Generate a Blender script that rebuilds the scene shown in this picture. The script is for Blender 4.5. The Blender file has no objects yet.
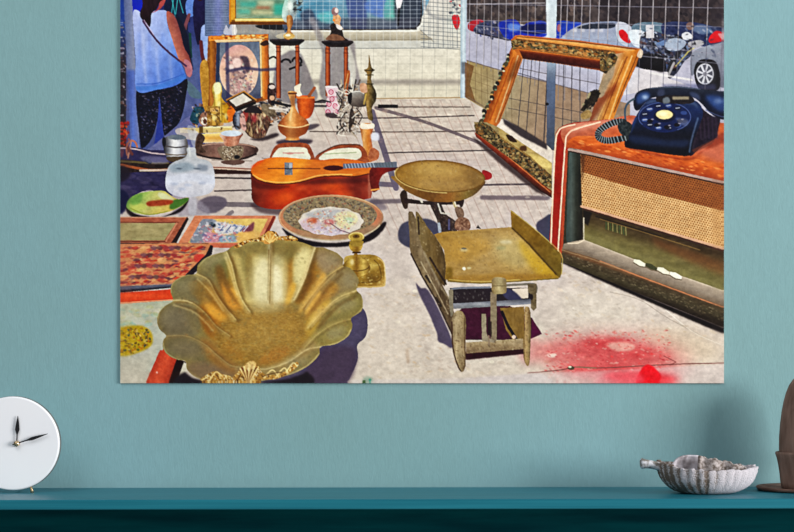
import bpy, bmesh, math, random
import numpy as np
from mathutils import Vector, Matrix

# ------------------------------------------------------------------
#  PRINTED PICTURE: a small procedural painter.  The print that hangs
#  on the wall is a flat panel; its picture is drawn here from shapes,
#  gradients and noise, and ends up as vertex colours of flat meshes,
#  one mesh for every thing shown in the picture.
# ------------------------------------------------------------------
S = 2.0                                   # samples per unit of the drawing
PX0, PY0, PW, PH = 120.3, -20.0, 603.7, 403.2
CW, CH = int(PW*S)+1, int(PH*S)+1
xs = PX0 + np.linspace(0, PW, CW)
ys = PY0 + np.linspace(0, PH, CH)
CAN = np.zeros((CH, CW, 3), np.float32)
IDS = np.zeros((CH, CW), np.int16)
NAMES = ['pavement']
RNG = np.random.RandomState(7)

def nid(name):
    if name not in NAMES: NAMES.append(name)
    return NAMES.index(name)

def win(x0, y0, x1, y1, pad=2):
    i0 = max(0, int((x0-pad-PX0)*S)); i1 = min(CW, int((x1+pad-PX0)*S)+2)
    j0 = max(0, int((y0-pad-PY0)*S)); j1 = min(CH, int((y1+pad-PY0)*S)+2)
    if i1 <= i0 or j1 <= j0: return None
    return i0, i1, j0, j1

_nz = {}
def noise(sx, sy, seed=0):
    """smooth value noise over the whole drawing, -1..1"""
    k = (sx, sy, seed)
    if k in _nz: return _nz[k]
    r = np.random.RandomState(seed*131 + int(sx*17) + int(sy*29))
    gw, gh = int(PW/sx)+3, int(PH/sy)+3
    g = r.rand(gh, gw).astype(np.float32)*2-1
    u = (xs-PX0)/sx; v = (ys-PY0)/sy
    iu = u.astype(int); iv = v.astype(int)
    fu = u-iu; fv = v-iv
    fu = (fu*fu*(3-2*fu))[None, :]; fv = (fv*fv*(3-2*fv))[:, None]
    a = g[iv][:, iu]; b = g[iv][:, iu+1]; c = g[iv+1][:, iu]; d = g[iv+1][:, iu+1]
    o = (a*(1-fu)+b*fu)*(1-fv) + (c*(1-fu)+d*fu)*fv
    _nz[k] = o.astype(np.float32)
    return _nz[k]

def G(p0, p1, *stops):
    """linear gradient; stops = (t, colour) ..."""
    ts = [s[0] for s in stops]; cs = np.array([s[1] for s in stops], np.float32)
    dx, dy = p1[0]-p0[0], p1[1]-p0[1]; L = dx*dx+dy*dy
    def f(X, Y):
        t = ((X-p0[0])*dx + (Y-p0[1])*dy)/L
        return np.stack([np.interp(t, ts, cs[:, k]) for k in range(3)], -1)
    return f
def V(y0, y1, *cs):
    n = len(cs); return G((0, y0), (0, y1), *[(i/(n-1), c) for i, c in enumerate(cs)])
def Hh(x0, x1, *cs):
    n = len(cs); return G((x0, 0), (x1, 0), *[(i/(n-1), c) for i, c in enumerate(cs)])
def R(c, rx, ry, *cs):
    """radial gradient"""
    n = len(cs); cc = np.array(cs, np.float32); ts = np.linspace(0, 1, n)
    def f(X, Y):
        t = np.sqrt(((X-c[0])/rx)**2 + ((Y-c[1])/ry)**2)
        return np.stack([np.interp(t, ts, cc[:, k]) for k in range(3)], -1)
    return f

def gblur(m, s):
    s = s*S
    if s < .3: return m
    n = int(s*2.6)+1
    k = np.exp(-.5*(np.arange(-n, n+1)/s)**2); k /= k.sum()
    m = np.apply_along_axis(lambda r: np.convolve(r, k, 'same'), 1, m)
    return np.apply_along_axis(lambda r: np.convolve(r, k, 'same'), 0, m)

def put(w, m, col, id=None, a=1., soft=0, clip=None, n=0, ns=(3, 3), seed=0, mul=False, part=None):
    i0, i1, j0, j1 = w
    X, Y = np.meshgrid(xs[i0:i1], ys[j0:j1])
    hard = m > .5
    if soft: m = gblur(m, soft)
    if clip is not None:
        cl = [nid(c) for c in ([clip] if isinstance(clip, str) else clip)]
        ok = np.isin(IDS[j0:j1, i0:i1], cl)
        m = m*ok; hard = hard & ok
    c = col(X, Y) if callable(col) else np.broadcast_to(np.array(col, np.float32), X.shape+(3,))
    c = np.array(c, np.float32)
    if n:
        z = noise(ns[0], ns[1], seed)[j0:j1, i0:i1]*.65 + noise(ns[0]*.45, ns[1]*.45, seed+1)[j0:j1, i0:i1]*.5
        c = c + (z*n)[..., None]*np.array([1.05, 1., .9], np.float32)
    A = (m*a)[..., None]
    old = CAN[j0:j1, i0:i1]
    if mul: c = old*c/255.
    CAN[j0:j1, i0:i1] = old*(1-A) + c*A
    if id is not None:
        I = IDS[j0:j1, i0:i1]; I[hard] = nid(id)

def cr(pts, n=6, closed=True):
    """Catmull-Rom through points"""
    P = np.array(pts, float); N = len(P); out = []
    rng = range(N) if closed else range(N-1)
    for i in rng:
        if closed: p0, p1, p2, p3 = P[(i-1) % N], P[i], P[(i+1) % N], P[(i+2) % N]
        else: p0, p1, p2, p3 = P[max(i-1, 0)], P[i], P[i+1], P[min(i+2, N-1)]
        for t in np.arange(n)/n:
            out.append(.5*((2*p1)+(-p0+p2)*t+(2*p0-5*p1+4*p2-p3)*t*t+(-p0+3*p1-3*p2+p3)*t**3))
    if not closed: out.append(P[-1])
    return np.array(out)

def inside(P, X, Y):
    o = np.zeros(X.shape, bool)
    for k in range(len(P)):
        x1, y1 = P[k]; x2, y2 = P[(k+1) % len(P)]
        if y1 == y2: continue
        c = ((y1 > Y) != (y2 > Y))
        o ^= c & (X < (x2-x1)*(Y-y1)/(y2-y1)+x1)
    return o

def poly(pts, col, id=None, smooth=False, **k):
    P = cr(pts) if smooth else np.array(pts, float)
    pad = 2 + 3*k.get('soft', 0)
    w = win(P[:, 0].min(), P[:, 1].min(), P[:, 0].max(), P[:, 1].max(), pad)
    if w is None: return
    X, Y = np.meshgrid(xs[w[0]:w[1]], ys[w[2]:w[3]])
    q = .25/S
    m = sum(inside(P, X+a, Y+b).astype(np.float32) for a in (-q, q) for b in (-q, q))/4
    put(w, m, col, id, **k)
def sp(pts, col, id=None, **k): poly(pts, col, id, True, **k)
def rect(x0, y0, x1, y1, col, id=None, **k): poly([(x0, y0), (x1, y0), (x1, y1), (x0, y1)], col, id, **k)

def line(pts, wd, col, id=None, smooth=False, w2=None, **k):
    """stroke; wd = width, w2 = width at the end"""
    P = cr(pts, 5, False) if smooth else np.array(pts, float)
    w2 = wd if w2 is None else w2
    mw = max(wd, w2)
    w = win(P[:, 0].min(), P[:, 1].min(), P[:, 0].max(), P[:, 1].max(), 2+mw+3*k.get('soft', 0))
    if w is None: return
    X, Y = np.meshgrid(xs[w[0]:w[1]], ys[w[2]:w[3]])
    m = np.zeros(X.shape, np.float32); nseg = len(P)-1
    for i in range(nseg):
        a, b = P[i], P[i+1]; d = b-a; L = (d*d).sum() or 1e-6
        t = np.clip(((X-a[0])*d[0]+(Y-a[1])*d[1])/L, 0, 1)
        D = np.hypot(X-a[0]-t*d[0], Y-a[1]-t*d[1])
        hw = .5*(wd+(w2-wd)*(i+t)/nseg)
        m = np.maximum(m, np.clip((hw-D)*S+.5, 0, 1)*np.clip(2*hw*S, 0, 1))
    put(w, m, col, id, **k)

def ell(c, rx, ry, col, id=None, rot=0, **k):
    r = max(rx, ry)
    w = win(c[0]-r, c[1]-r, c[0]+r, c[1]+r, 2+3*k.get('soft', 0))
    if w is None: return
    X, Y = np.meshgrid(xs[w[0]:w[1]]-c[0], ys[w[2]:w[3]]-c[1])
    a = math.radians(rot); U = X*math.cos(a)+Y*math.sin(a); W_ = -X*math.sin(a)+Y*math.cos(a)
    d = np.sqrt((U/rx)**2+(W_/ry)**2)
    m = np.clip((1-d)*min(rx, ry)*S+.5, 0, 1).astype(np.float32)
    put(w, m, col, id, **k)
def ring(c, rx, ry, wd, col, a0=0, a1=360, rot=0, **k):
    t = np.radians(np.linspace(a0, a1, 40)); r = math.radians(rot)
    x = rx*np.cos(t); y = ry*np.sin(t)
    line(np.stack([c[0]+x*math.cos(r)-y*math.sin(r), c[1]+x*math.sin(r)+y*math.cos(r)], -1), wd, col, **k)

def dabs(pts, n, cols, sz, ar=1.6, ang=0, jit=40, clip=None, a=.8, seed=1, soft=0):
    """scatter short strokes inside an outline"""
    r = np.random.RandomState(seed); P = np.array(pts, float)
    x0, y0 = P.min(0); x1, y1 = P.max(0); k = 0; tries = 0; n = int(n*1.8); sz = (sz[0]*.72, sz[1]*.68)
    while k < n and tries < n*12:
        tries += 1
        x, y = r.uniform(x0, x1), r.uniform(y0, y1)
        if not inside(P, np.array([[x]]), np.array([[y]]))[0, 0]: continue
        s = r.uniform(*sz); c = cols[r.randint(len(cols))]
        ell((x, y), s*ar, s, tuple(np.clip(np.array(c)+r.uniform(-12, 12), 0, 255)), rot=ang+r.uniform(-jit, jit), clip=clip, a=a*r.uniform(.6, 1), soft=soft)
        k += 1
def box(x0, y0, x1, y1): return [(x0, y0), (x1, y0), (x1, y1), (x0, y1)]

# ================= pavement =================
rect(118, -22, 726, 385, V(90, 383, (205, 192, 178), (200, 184, 176), (204, 190, 182), (208, 194, 184), (210, 195, 180)), 'pavement', n=12, ns=(9, 5))
dabs(box(380, 100, 560, 380), 260, [(225, 210, 195), (185, 168, 158), (215, 190, 172), (170, 150, 140)], (.5, 2.2), 2, 10, 30, a=.3, seed=3)
dabs(box(380, 270, 724, 383), 170, [(232, 222, 208), (180, 160, 145), (222, 196, 168), (196, 170, 130)], (.5, 2.4), 2.2, 20, 40, a=.3, seed=4)
for x, y in ((452, 372), (455, 344), (398, 322), (415, 291), (492, 362), (540, 352)): ell((x, y), 2.4, 1.6, (238, 226, 205), a=.6)
line([(407, 350), (408, 362)], 3, (120, 80, 50), a=.45, soft=1)
line([(610, 292), (640, 300), (666, 317), (700, 335)], .8, (150, 138, 128), smooth=True, a=.6)
line([(655, 300), (690, 330), (722, 345)], .7, (240, 232, 222), smooth=True, a=.7)
# warm grid shade cast by the fence
for k in range(26):
    x = 330+k*10
    line([(x-20, 100), (x+40, 235)], .8, (168, 138, 128), a=.5 if k < 20 else .25)
    if k < 18: line([(380, 101+k*5.4), (560, 98+k*5.6)], .5, (172, 148, 138), a=.35)
# seams between the slabs
for pts, w_, c in (([(375, 107), (470, 107)], 1.3, (110, 96, 88)), ([(330, 117.5), (390, 118), (474, 115.5)], 1.3, (72, 60, 62)),
                   ([(310, 131.5), (380, 132), (480, 131)], 1.2, (90, 76, 70)), ([(385, 153), (440, 151.5), (505, 150)], 1.4, (70, 60, 62)),
                   ([(212, 160), (252, 161)], 1., (140, 125, 115)), ([(215, 191), (255, 190)], 1.6, (80, 66, 68)), ([(300, 102), (372, 102)], 2.2, (60, 52, 58))):
    line(pts, w_, c, smooth=True, a=.9)
# shadows of the fence rails on the slabs
line([(376, 108), (425, 122), (475, 141), (500, 152)], 3.2, (106, 92, 96), smooth=True, a=.9)
line([(372, 112), (384, 150), (396, 188)], 6, (92, 82, 100), smooth=True, a=.85)
line([(372, 202), (400, 201)], 4.5, (110, 98, 104), a=.9, soft=.5)
line([(380, 184), (396, 185)], 5, (104, 92, 106), a=.9)
line([(482, 197.5), (548, 198)], 4.5, (112, 98, 104), a=.9, soft=.5)
line([(478, 185), (535, 184)], 2, (80, 68, 74), a=.9)
line([(205, 204), (330, 206)], 5, (108, 98, 104), a=.85)
line([(232, 212), (226, 217)], 4, (110, 98, 104), a=.7)
# ================= street, top left =================
rect(118, -22, 205, 152, V(-20, 150, (22, 30, 90), (44, 54, 112), (92, 104, 146), (96, 106, 150), (78, 88, 138)), 'street', n=10, ns=(6, 6))
rect(118, -22, 126, 152, V(-20, 150, (20, 60, 150), (30, 70, 150), (46, 34, 40), (40, 36, 44), (60, 40, 30)), 'street')
dabs(box(120, 20, 126, 128), 70, [(190, 170, 180), (60, 40, 44), (120, 80, 60), (210, 205, 215), (40, 60, 60), (24, 22, 30)], (.5, 1.3), 1.3, 90, 60, a=.9, seed=11)
dabs(box(120, 122, 129, 150), 40, [(210, 40, 20), (170, 24, 14), (230, 100, 40), (90, 16, 16)], (.7, 1.6), 1.4, 80, 40, a=.95, seed=12)
rect(131, -22, 146, 14, V(-20, 12, (18, 46, 170), (16, 40, 190)), 'street')
rect(164, -22, 190, 22, (16, 26, 62), 'street', n=8)
for a_, b_ in (((168, -20), (176, 19)), ((176, -20), (171, 18)), ((180, -20), (175, 19)), ((174, -20), (184, 16)), ((168, 14), (184, 19))):
    line([a_, b_], .8, (70, 190, 190), a=.9)
sp([(177, 18), (186, 14), (188, 28), (186, 46), (181, 44)], (20, 30, 60), 'street')
# passers-by
sp([(186, 2), (194, -4), (197, 6), (193, 16), (187, 15)], (96, 128, 200), 'passer_by_blue', n=14)
line([(189, 15), (186, 24), (184, 33)], 3.4, (110, 66, 78), 'passer_by_blue')
sp([(184, 33), (190, 34), (191, 58), (186, 58)], (24, 34, 70), 'passer_by_blue')
sp([(194, 0), (202, -8), (207, 4), (206, 22), (202, 36), (198, 45), (195, 34), (193, 16)], V(0, 44, (26, 22, 74), (18, 12, 50)), 'passer_by_navy', n=8)
line([(190, 34), (191, 57)], 2.6, (16, 60, 56), 'passer_by_navy')
ell((200, -4), 4, 5, (40, 18, 30), 'passer_by_navy')
sp([(201, 30), (206, 24), (212, 28), (212, 58), (202, 54)], Hh(200, 212, (130, 150, 210), (180, 196, 236)), 'passer_by_white', n=8)
line([(201, 42), (202, 54), (204, 64)], 3.6, (92, 36, 46), 'passer_by_white')
sp([(186, 80), (196, 88), (203, 98), (190, 96)], (100, 130, 130), 'street', a=.7)
# blue fence post
poly([(122.6, -22), (131, -22), (139.6, 148), (131, 148)], G((123, 0), (134, 0), (0, (86, 98, 140)), (.5, (112, 122, 158)), (1, (132, 138, 166))), 'street_post', n=5, ns=(3, 20))
poly([(127, 70), (136, 70), (139.6, 148), (131, 148)], Hh(128, 138, (44, 70, 150), (78, 104, 190), (86, 100, 160)), 'street_post', a=.75, soft=1)
# woman
sp([(137, 88), (160, 88), (186, 78), (185.5, 98), (183, 112), (178, 124), (167, 135), (163, 130), (159.5, 98), (158, 118), (152, 138), (143, 148), (140, 140)], (16, 17, 36), 'woman/trousers', n=10, ns=(2, 2))
poly([(159.4, 97), (162, 120), (164, 140), (154, 146), (157.4, 122)], (48, 66, 150), 'street', n=6)
sp([(146, 150), (152, 146), (166, 136), (183, 121), (190, 118), (170, 140), (150, 152)], (104, 112, 158), 'street', n=8)
sp([(176, 14), (186, 30), (190, 50), (193, 70), (188, 60), (182, 40), (176, 24)], (14, 18, 44), 'street', soft=.6, a=.9)
dabs([(139, 94), (184, 84), (180, 120), (166, 132), (150, 132), (142, 142)], 130, [(74, 76, 116), (40, 44, 84), (104, 98, 120), (60, 44, 60), (8, 8, 18), (10, 10, 24)], (.4, 1.1), 2, 20, 60, clip='woman/trousers', a=.8, seed=14)
sp([(133, 12), (138, 10.5), (146, 18), (152, 12), (160, 10), (167, 12), (167.5, 24), (172, 38), (178, 56), (186, 76), (184, 80), (174, 86), (158, 89.5), (137, 91), (135.5, 60), (133.6, 30)],
   G((133, 20), (180, 80), (0, (172, 182, 232)), (.35, (150, 168, 226)), (.7, (112, 142, 220)), (1, (74, 112, 200))), 'woman/top', n=9, ns=(4, 14))
for x, c in ((143, (196, 204, 244)), (149, (110, 134, 214)), (156, (176, 188, 238)), (163, (104, 134, 214)), (169, (160, 176, 232)), (139, (120, 144, 222))):
    line([(x, 34), (x+1, 60), (x+3, 82)], 2.4, c, smooth=True, soft=1.2, a=.55, clip='woman/top')
line([(137, 84), (158, 83), (184, 74)], 1, (52, 92, 176), smooth=True, a=.7, clip='woman/top')
line([(137, 88.5), (158, 87), (184, 77)], 4.5, (66, 116, 196), smooth=True, a=.7, soft=.5, clip='woman/top')
sp([(166.5, 12), (172, 13), (176.5, 20), (181, 34), (184, 47), (189, 56), (191.5, 66), (192, 74), (189, 77), (185, 68), (179, 60), (175, 48), (170.5, 34), (167.6, 24)],
   G((168, 30), (184, 24), (0, (190, 120, 104)), (.45, (146, 78, 70)), (1, (84, 40, 54))), 'woman/arm', n=8)
sp([(184, 60), (190, 62), (192.5, 70), (190, 77), (186, 73)], (170, 112, 124), 'woman/arm', n=10)
sp([(152, 13), (158, 8), (161, -6), (166, -8), (165, 2), (160, 9)], (158, 70, 70), 'woman/neck')
sp([(142, -22), (168, -22), (166, -4), (160, 2), (156, 9), (151.5, 14), (151, 22), (149.5, 27), (146, 23), (141, 18), (140, 12), (142.5, 4)], (34, 14, 26), 'woman/hair', n=9, ns=(2, 8))
line([(143, 21), (154, 37), (166, 50), (186, 66)], 2, (72, 46, 84), 'woman/bag_strap', smooth=True)
line([(144, 20), (154, 35)], .8, (210, 190, 220), a=.7)
# pale cloth edge at the foot of the street
poly([(146, 152), (186, 118), (205, 108), (205, 152)], (112, 116, 158), 'street', n=8)
# ================= van =================
rect(212, -22, 466, 99, V(-20, 99, (226, 226, 226), (226, 224, 222), (220, 220, 218), (232, 229, 220), (230, 226, 214), (226, 220, 205)), 'van', n=5, ns=(18, 9))
rect(236, 24, 300, 40, V(24, 40, (150, 146, 146), (166, 163, 160), (120, 118, 122)), 'van', n=6)
sp([(257, 25), (262, 29), (285, 30), (292, 27), (292, 24)], (34, 36, 40), 'van')
# window glass
sp([(284, -22), (421, -22), (420.5, 22), (417, 28), (410, 29.5), (300, 29.5), (284, 29)], V(-20, 30, (120, 160, 190), (118, 160, 186), (112, 150, 168), (90, 106, 126)), 'van/window', n=22, ns=(14, 8))
for p, c, a_ in (([(300, 6), (330, 2), (330, 24), (318, 28), (302, 22)], (70, 130, 160), .7), ([(345, -20), (364, -20), (366, 29), (352, 29)], (58, 70, 124), .8),
                 ([(300, 14), (312, 10), (318, 29), (308, 29)], (52, 60, 84), .8), ([(366, 2), (384, -4), (392, 6), (384, 18), (368, 12)], (84, 112, 180), .8),
                 ([(386, 0), (398, -6), (404, 6), (396, 20), (384, 18)], (100, 176, 160), .7), ([(396, -6), (420, -4), (420, 26), (398, 28)], (44, 46, 60), .85),
                 ([(286, 20), (420, 19), (420, 29), (286, 29)], (74, 74, 88), .6), ([(318, 14), (336, 12), (338, 22), (322, 22)], (110, 200, 196), .6)):
    sp(p, c, soft=1, a=a_, clip='van/window')
sp([(397, -8), (403, -6), (401, 6), (398, 10), (396, 3)], (226, 220, 226), clip='van/window')
line([(399, 9), (398, 25)], 2.4, (20, 20, 28), clip='van/window')
line([(286, 29.6), (404, 29.2), (416, 27), (421, 18), (421.5, -20)], 1.3, (52, 44, 44), smooth=True)
line([(290, 31.3), (408, 31), (418, 28), (424, 16), (424, -20)], 1.8, (250, 246, 240), smooth=True)
sp([(290, 32.5), (408, 32), (418, 29.5), (426, 35), (432, 39.5), (410, 40.5), (290, 40)], V(32, 40, (206, 200, 188), (188, 182, 168), (160, 154, 140)), 'van')
line([(420, -10), (428, 12), (438, 18), (452, 20)], 3, (150, 152, 158), smooth=True, a=.7, soft=.8)
line([(420, 30), (434, 42)], .9, (150, 146, 138), a=.8)
sp([(452, 16), (458, 15), (460, 22), (457, 30), (453, 24)], (204, 40, 56), 'van', n=14)
dabs(box(449, -20, 461, 14), 26, [(120, 150, 160), (50, 50, 70), (220, 220, 226), (196, 60, 70)], (.8, 2.2), 1.4, a=.8, seed=21)
rect(296, 41, 461, 48.5, (196, 200, 202), a=.55)
line([(296, 48.6), (461, 48)], .8, (140, 144, 148), a=.8)
rect(300, 78.5, 462, 86, V(78, 86, (206, 200, 192), (150, 144, 142), (200, 194, 184)), a=.8, soft=.8)
# shadows cast on the van behind the stands
sp([(284, 54), (292, 50), (300, 53), (306, 64), (312, 80), (316, 100), (276, 100), (276, 62)], (140, 134, 140), 'van', n=6, soft=.7)
sp([(326, 40), (352, 40), (356, 60), (360, 99), (322, 99), (322, 60)], (148, 142, 148), 'van', n=6, a=.95, soft=.8)
line([(312, 20), (322, 42), (328, 60)], 6, (140, 136, 142), smooth=True, a=.8, soft=1)
sp([(346, 46), (352, 52), (356, 72), (352, 98), (349, 70)], (222, 220, 214), a=.8, soft=.7)
for c, r_, a0, a1 in (((286, 63), 4.5, 200, 350), ((297, 61), 4.5, 180, 420)): ring(c, r_, r_*.8, 2.2, (30, 28, 34), a0, a1)
line([(290, 69), (301, 65)], 2.2, (30, 28, 34))
line([(262, 64), (272, 57), (276, 58)], 2, (30, 28, 34), smooth=True)
line([(376, 98.6), (462, 97.6)], 1.3, (176, 150, 120), a=.9)
# fence panel top left (behind the small pictures)
rect(205, -22, 232, 36, Hh(205, 232, (92, 110, 140), (112, 128, 160), (138, 148, 200), (128, 140, 160), (112, 118, 126)), 'street', n=8)
sp([(224, 34), (226, 25), (229, 29), (231, 24), (236, 26), (236, 34)], (236, 232, 234), a=.9)
for k in range(15):
    line([(205+k*2, -20), (205+k*2, 36)], .5, (70, 80, 110), a=.5)
for k in range(22): line([(206, -20+k*2.6), (228, -20+k*2.6)], .5, (190, 200, 226), a=.35)
# mesh in front of the van
for k in range(34):
    x = 236+k*6.7
    line([(x, -20), (x, 48)], .75, (212, 218, 226) if x < 421 and x > 290 else (140, 146, 156), a=.42)
for k in range(17):
    y = -19+k*4.1
    line([(290, y), (421, y)], .7, (220, 226, 232), a=.36 if y < 30 else .15)
    line([(421, y), (461, y+3)], .7, (110, 116, 124), a=.65)
for k in range(9): line([(424+k*4.6, -20), (424+k*4.8, 48)], .6, (104, 112, 124), a=.55)
for k in range(13): line([(312+k*12.3, 48), (312+k*12.2, 97)], .7, (160, 160, 158), a=.36)
for y in (56, 64, 73, 90): line([(300, y), (461, y)], .6, (164, 162, 158), a=.3)
poly([(460.6, -22), (467.2, -22), (465.4, 98), (460.4, 98)], Hh(460, 467, (150, 168, 180), (206, 218, 226), (160, 176, 190)), 'fence_post', n=6, ns=(3, 12))
rect(461.5, 62, 465.5, 74, (110, 116, 124), clip='fence_post', soft=.6)
# ================= car park, top right =================
poly([(467, -22), (726, -22), (726, 200), (465, 98)], (176, 174, 192), 'car_park', n=6, ns=(7, 4))
poly([(467, -22), (726, -22), (726, 34), (560, 26), (467, 22)], (84, 74, 74), 'rock_wall', n=26, ns=(7, 9))
dabs(box(467, -20, 724, 26), 320, [(120, 106, 100), (60, 50, 54), (30, 26, 34), (140, 120, 110), (100, 80, 74), (44, 38, 50)], (.8, 3), 1.6, 60, 60, clip='rock_wall', a=.6, seed=31)
rect(600, -20, 726, 26, (30, 24, 34), a=.45, clip='rock_wall', soft=4)
poly([(467, 60), (515, 74), (556, 84), (630, 104), (630, 160), (556, 152), (466, 98)], G((467, 60), (556, 84), (0, (160, 140, 96)), (.5, (158, 142, 112)), (1, (150, 126, 106))), 'low_wall', n=9, ns=(6, 5))
poly([(465, 62), (474, 66), (470, 84), (476, 103), (465, 97)], (110, 76, 44), 'low_wall', a=.8, n=12)
line([(467, 60.5), (515, 74.5), (556, 84.5), (612, 99)], 1, (110, 98, 100), a=.8)
# parked cars
sp([(468, 24), (474, 20), (482, 20), (486, 26), (478, 32), (469, 30)], (184, 40, 56), 'parked_car_red', n=10)
sp([(474, 32), (477, 25), (488, 21), (502, 22), (512, 30), (510, 38), (490, 36)], (74, 80, 110), 'parked_car_grey', n=18)
dabs(box(474, 22, 506, 38), 40, [(40, 44, 70), (150, 150, 170), (196, 190, 200), (60, 70, 130), (90, 80, 100)], (.6, 2), 1.5, 40, 50, a=.8, seed=33)
sp([(498, 24), (506, 20), (516, 20), (522, 26), (530, 22), (546, 22), (546, 36), (520, 38), (508, 39), (502, 34)], (30, 56, 176), 'parked_car_blue', n=18, ns=(4, 4))
sp([(508, 24), (520, 25), (520, 30), (510, 31)], (120, 160, 240), soft=.8, a=.9)
sp([(522, 26), (546, 24), (546, 33), (524, 33)], (16, 22, 70), a=.8, soft=.5)
line([(520, 31), (545, 31)], .8, (90, 120, 220), a=.8)
sp([(556, 22), (574, 22), (582, 24), (570, 36), (556, 38)], (34, 74, 190), 'parked_car_blue', n=14)
ell((559, 28), 2, 4, (210, 120, 110), a=.8)
line([(476, 33), (508, 40), (516, 40)], 1.4, (30, 26, 40), a=.8)
sp([(562, 42), (566, 33), (576, 27), (586, 23), (604, 21.5), (622, 22), (632, 27), (640, 33), (642, 40), (640, 48), (600, 46)], V(22, 46, (150, 160, 184), (170, 178, 200), (182, 192, 212), (168, 178, 200)), 'parked_car_silver', n=8)
sp([(577, 28), (588, 24), (600, 23), (615, 23.5), (612, 28), (590, 29)], (50, 58, 74), clip='parked_car_silver', n=20)
for x in (573, 581, 591, 599): rect(x, 29, x+4, 32, (230, 232, 240), a=.7, soft=.4)
sp([(616, 24), (626, 22), (632, 32), (628, 46), (618, 40)], (222, 224, 236), clip='parked_car_silver')
sp([(619, 31), (624, 30), (630, 38), (630, 43), (625, 42), (620, 37)], (226, 26, 40), n=16)
sp([(632, 26), (645, 22), (664, 24), (668, 34), (650, 40), (636, 36)], (96, 116, 132), 'parked_car_teal', n=14)
sp([(628, 32), (640, 30), (648, 36), (646, 46), (634, 46)], (214, 220, 230), 'parked_car_teal', n=14)
sp([(662, 24), (690, 22), (712, 26), (724, 30), (724, 50), (700, 46), (670, 44)], (46, 56, 96), 'parked_car_navy', n=22, ns=(4, 3))
sp([(690, 27), (706, 25), (712, 32), (700, 34)], (120, 140, 170), soft=.6, a=.8)
ell((690, 26), 4, 4, (150, 116, 100), a=.8)
# motorcycles
sp([(640, 38), (650, 30), (664, 34), (680, 36), (690, 40), (692, 54), (684, 62), (676, 74), (666, 80), (660, 72), (664, 62), (650, 64), (642, 56)], (64, 66, 84), 'motorcycle', n=22, ns=(3, 3))
dabs([(638, 36), (650, 28), (690, 38), (692, 56), (676, 70), (662, 72), (644, 58)], 120, [(150, 170, 200), (30, 30, 40), (90, 110, 150), (206, 212, 222), (20, 20, 28), (120, 90, 84), (70, 84, 120)], (.7, 2.6), 1.7, 30, 50, clip='motorcycle', a=.85, seed=35)
rect(646, 25, 654, 38, (236, 236, 240), 'motorcycle', n=6)
sp([(682, 34), (688, 32), (693, 37), (688, 40), (683, 39)], (236, 240, 246), 'motorcycle')
sp([(664, 42), (676, 38), (686, 42), (680, 50), (668, 50)], (196, 212, 232), 'motorcycle', n=12, a=.9)
sp([(656, 44), (666, 40), (662, 48)], (120, 150, 196), a=.9)
line([(666, 80), (672, 62), (679, 54)], 4.6, (50, 50, 56), 'motorcycle')
line([(668, 76), (674, 63)], 2.4, (170, 168, 170))
line([(676, 66), (688, 52), (700, 44)], 1.2, (206, 196, 120), a=.9)
sp([(688, 43), (700, 40), (704, 44), (694, 48)], (190, 190, 196), 'motorcycle')
sp([(642, 54), (662, 56), (664, 72), (636, 66)], (26, 24, 30), 'motorcycle', n=10)
# silver car with alloy wheel
sp([(690, 60), (694, 51), (706, 46), (720, 43), (726, 42), (726, 84), (716, 84), (700, 66), (692, 76)], V(43, 84, (172, 178, 192), (146, 152, 166), (120, 124, 140)), 'parked_car_hatchback', n=5)
sp([(694, 74), (697, 62), (706, 59), (716, 62), (720, 76), (718, 90), (700, 90)], (30, 28, 34), 'parked_car_hatchback')
ell((705.5, 75), 11, 13, (40, 40, 46), 'parked_car_hatchback')
ell((705, 74), 8.4, 10.2, (96, 98, 110))
for k in range(8):
    a_ = k*math.pi/4+.3
    line([(705, 74), (705+7.6*math.cos(a_), 74+9.4*math.sin(a_))], 1.5, (226, 228, 236), w2=2.2)
ring((705, 74), 8.2, 10, 1.2, (220, 222, 230))
ell((705, 74), 2, 2.2, (150, 150, 160))
sp([(710, 36), (716, 31), (723, 33), (724, 40), (714, 43), (709, 42)], (232, 24, 36), 'parked_car_hatchback', n=14)
sp([(718, 34), (723, 34), (722, 39)], (240, 190, 190), a=.8)
poly([(600, 64), (668, 72), (668, 78), (690, 86), (690, 96), (640, 92), (600, 100)], (204, 198, 204), 'car_park', n=5)
line([(636, 64), (662, 70)], 5, (24, 20, 26), a=.85, soft=.5)
line([(650, 73), (692, 80)], 2, (226, 222, 222), a=.8)
rect(662, 84, 716, 90, (80, 84, 120), a=.6, soft=1)
# wires of the mesh in front of the car park
for k in range(10):
    x = 470+k*7.3
    line([(x, -20), (x-1, 64)], .8, (186, 180, 182), a=.7)
    line([(x, 34), (x-1, 64+k*2.4)], .7, (112, 110, 124), a=.55)
for k in range(16):
    x = 562+k*(6+k*.32)
    line([(x, -20), (x-2, 40)], 1., (196, 190, 192), a=.8)
    line([(x-2, 40), (x-4, 100)], .9, (118, 116, 128), a=.65)
for y0, y1 in ((4, 8), (20, 27), (24, 55)):
    line([(467, y0), (545, y0+(y1-y0)*.3), (724, y1)], .8, (170, 168, 184), a=.6)
line([(640, 56), (724, 64)], .9, (150, 150, 164), a=.7)
line([(470, 4), (545, 3)], 1, (200, 196, 200), a=.7)
for k in range(8): line([(469+k*6, 64+k*1.5), (470+k*6, 98+k*3.4)], .6, (110, 92, 66), a=.6)
for y in (70, 78, 86): line([(467, y), (500, y+12)], .6, (120, 100, 70), a=.5)
for k in range(9):
    line([(524+k*8-(8 if k > 3 else 0), 58), (516+k*9-(8 if k > 3 else 0), 150)], .9, (60, 56, 62), a=.7)
for y in (66, 98, 108): line([(508, y), (548, y+8), (600, y+18)], .8, (70, 62, 62), a=.6)
line([(518, 73), (556, 84)], .9, (70, 66, 74), a=.7)
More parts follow.
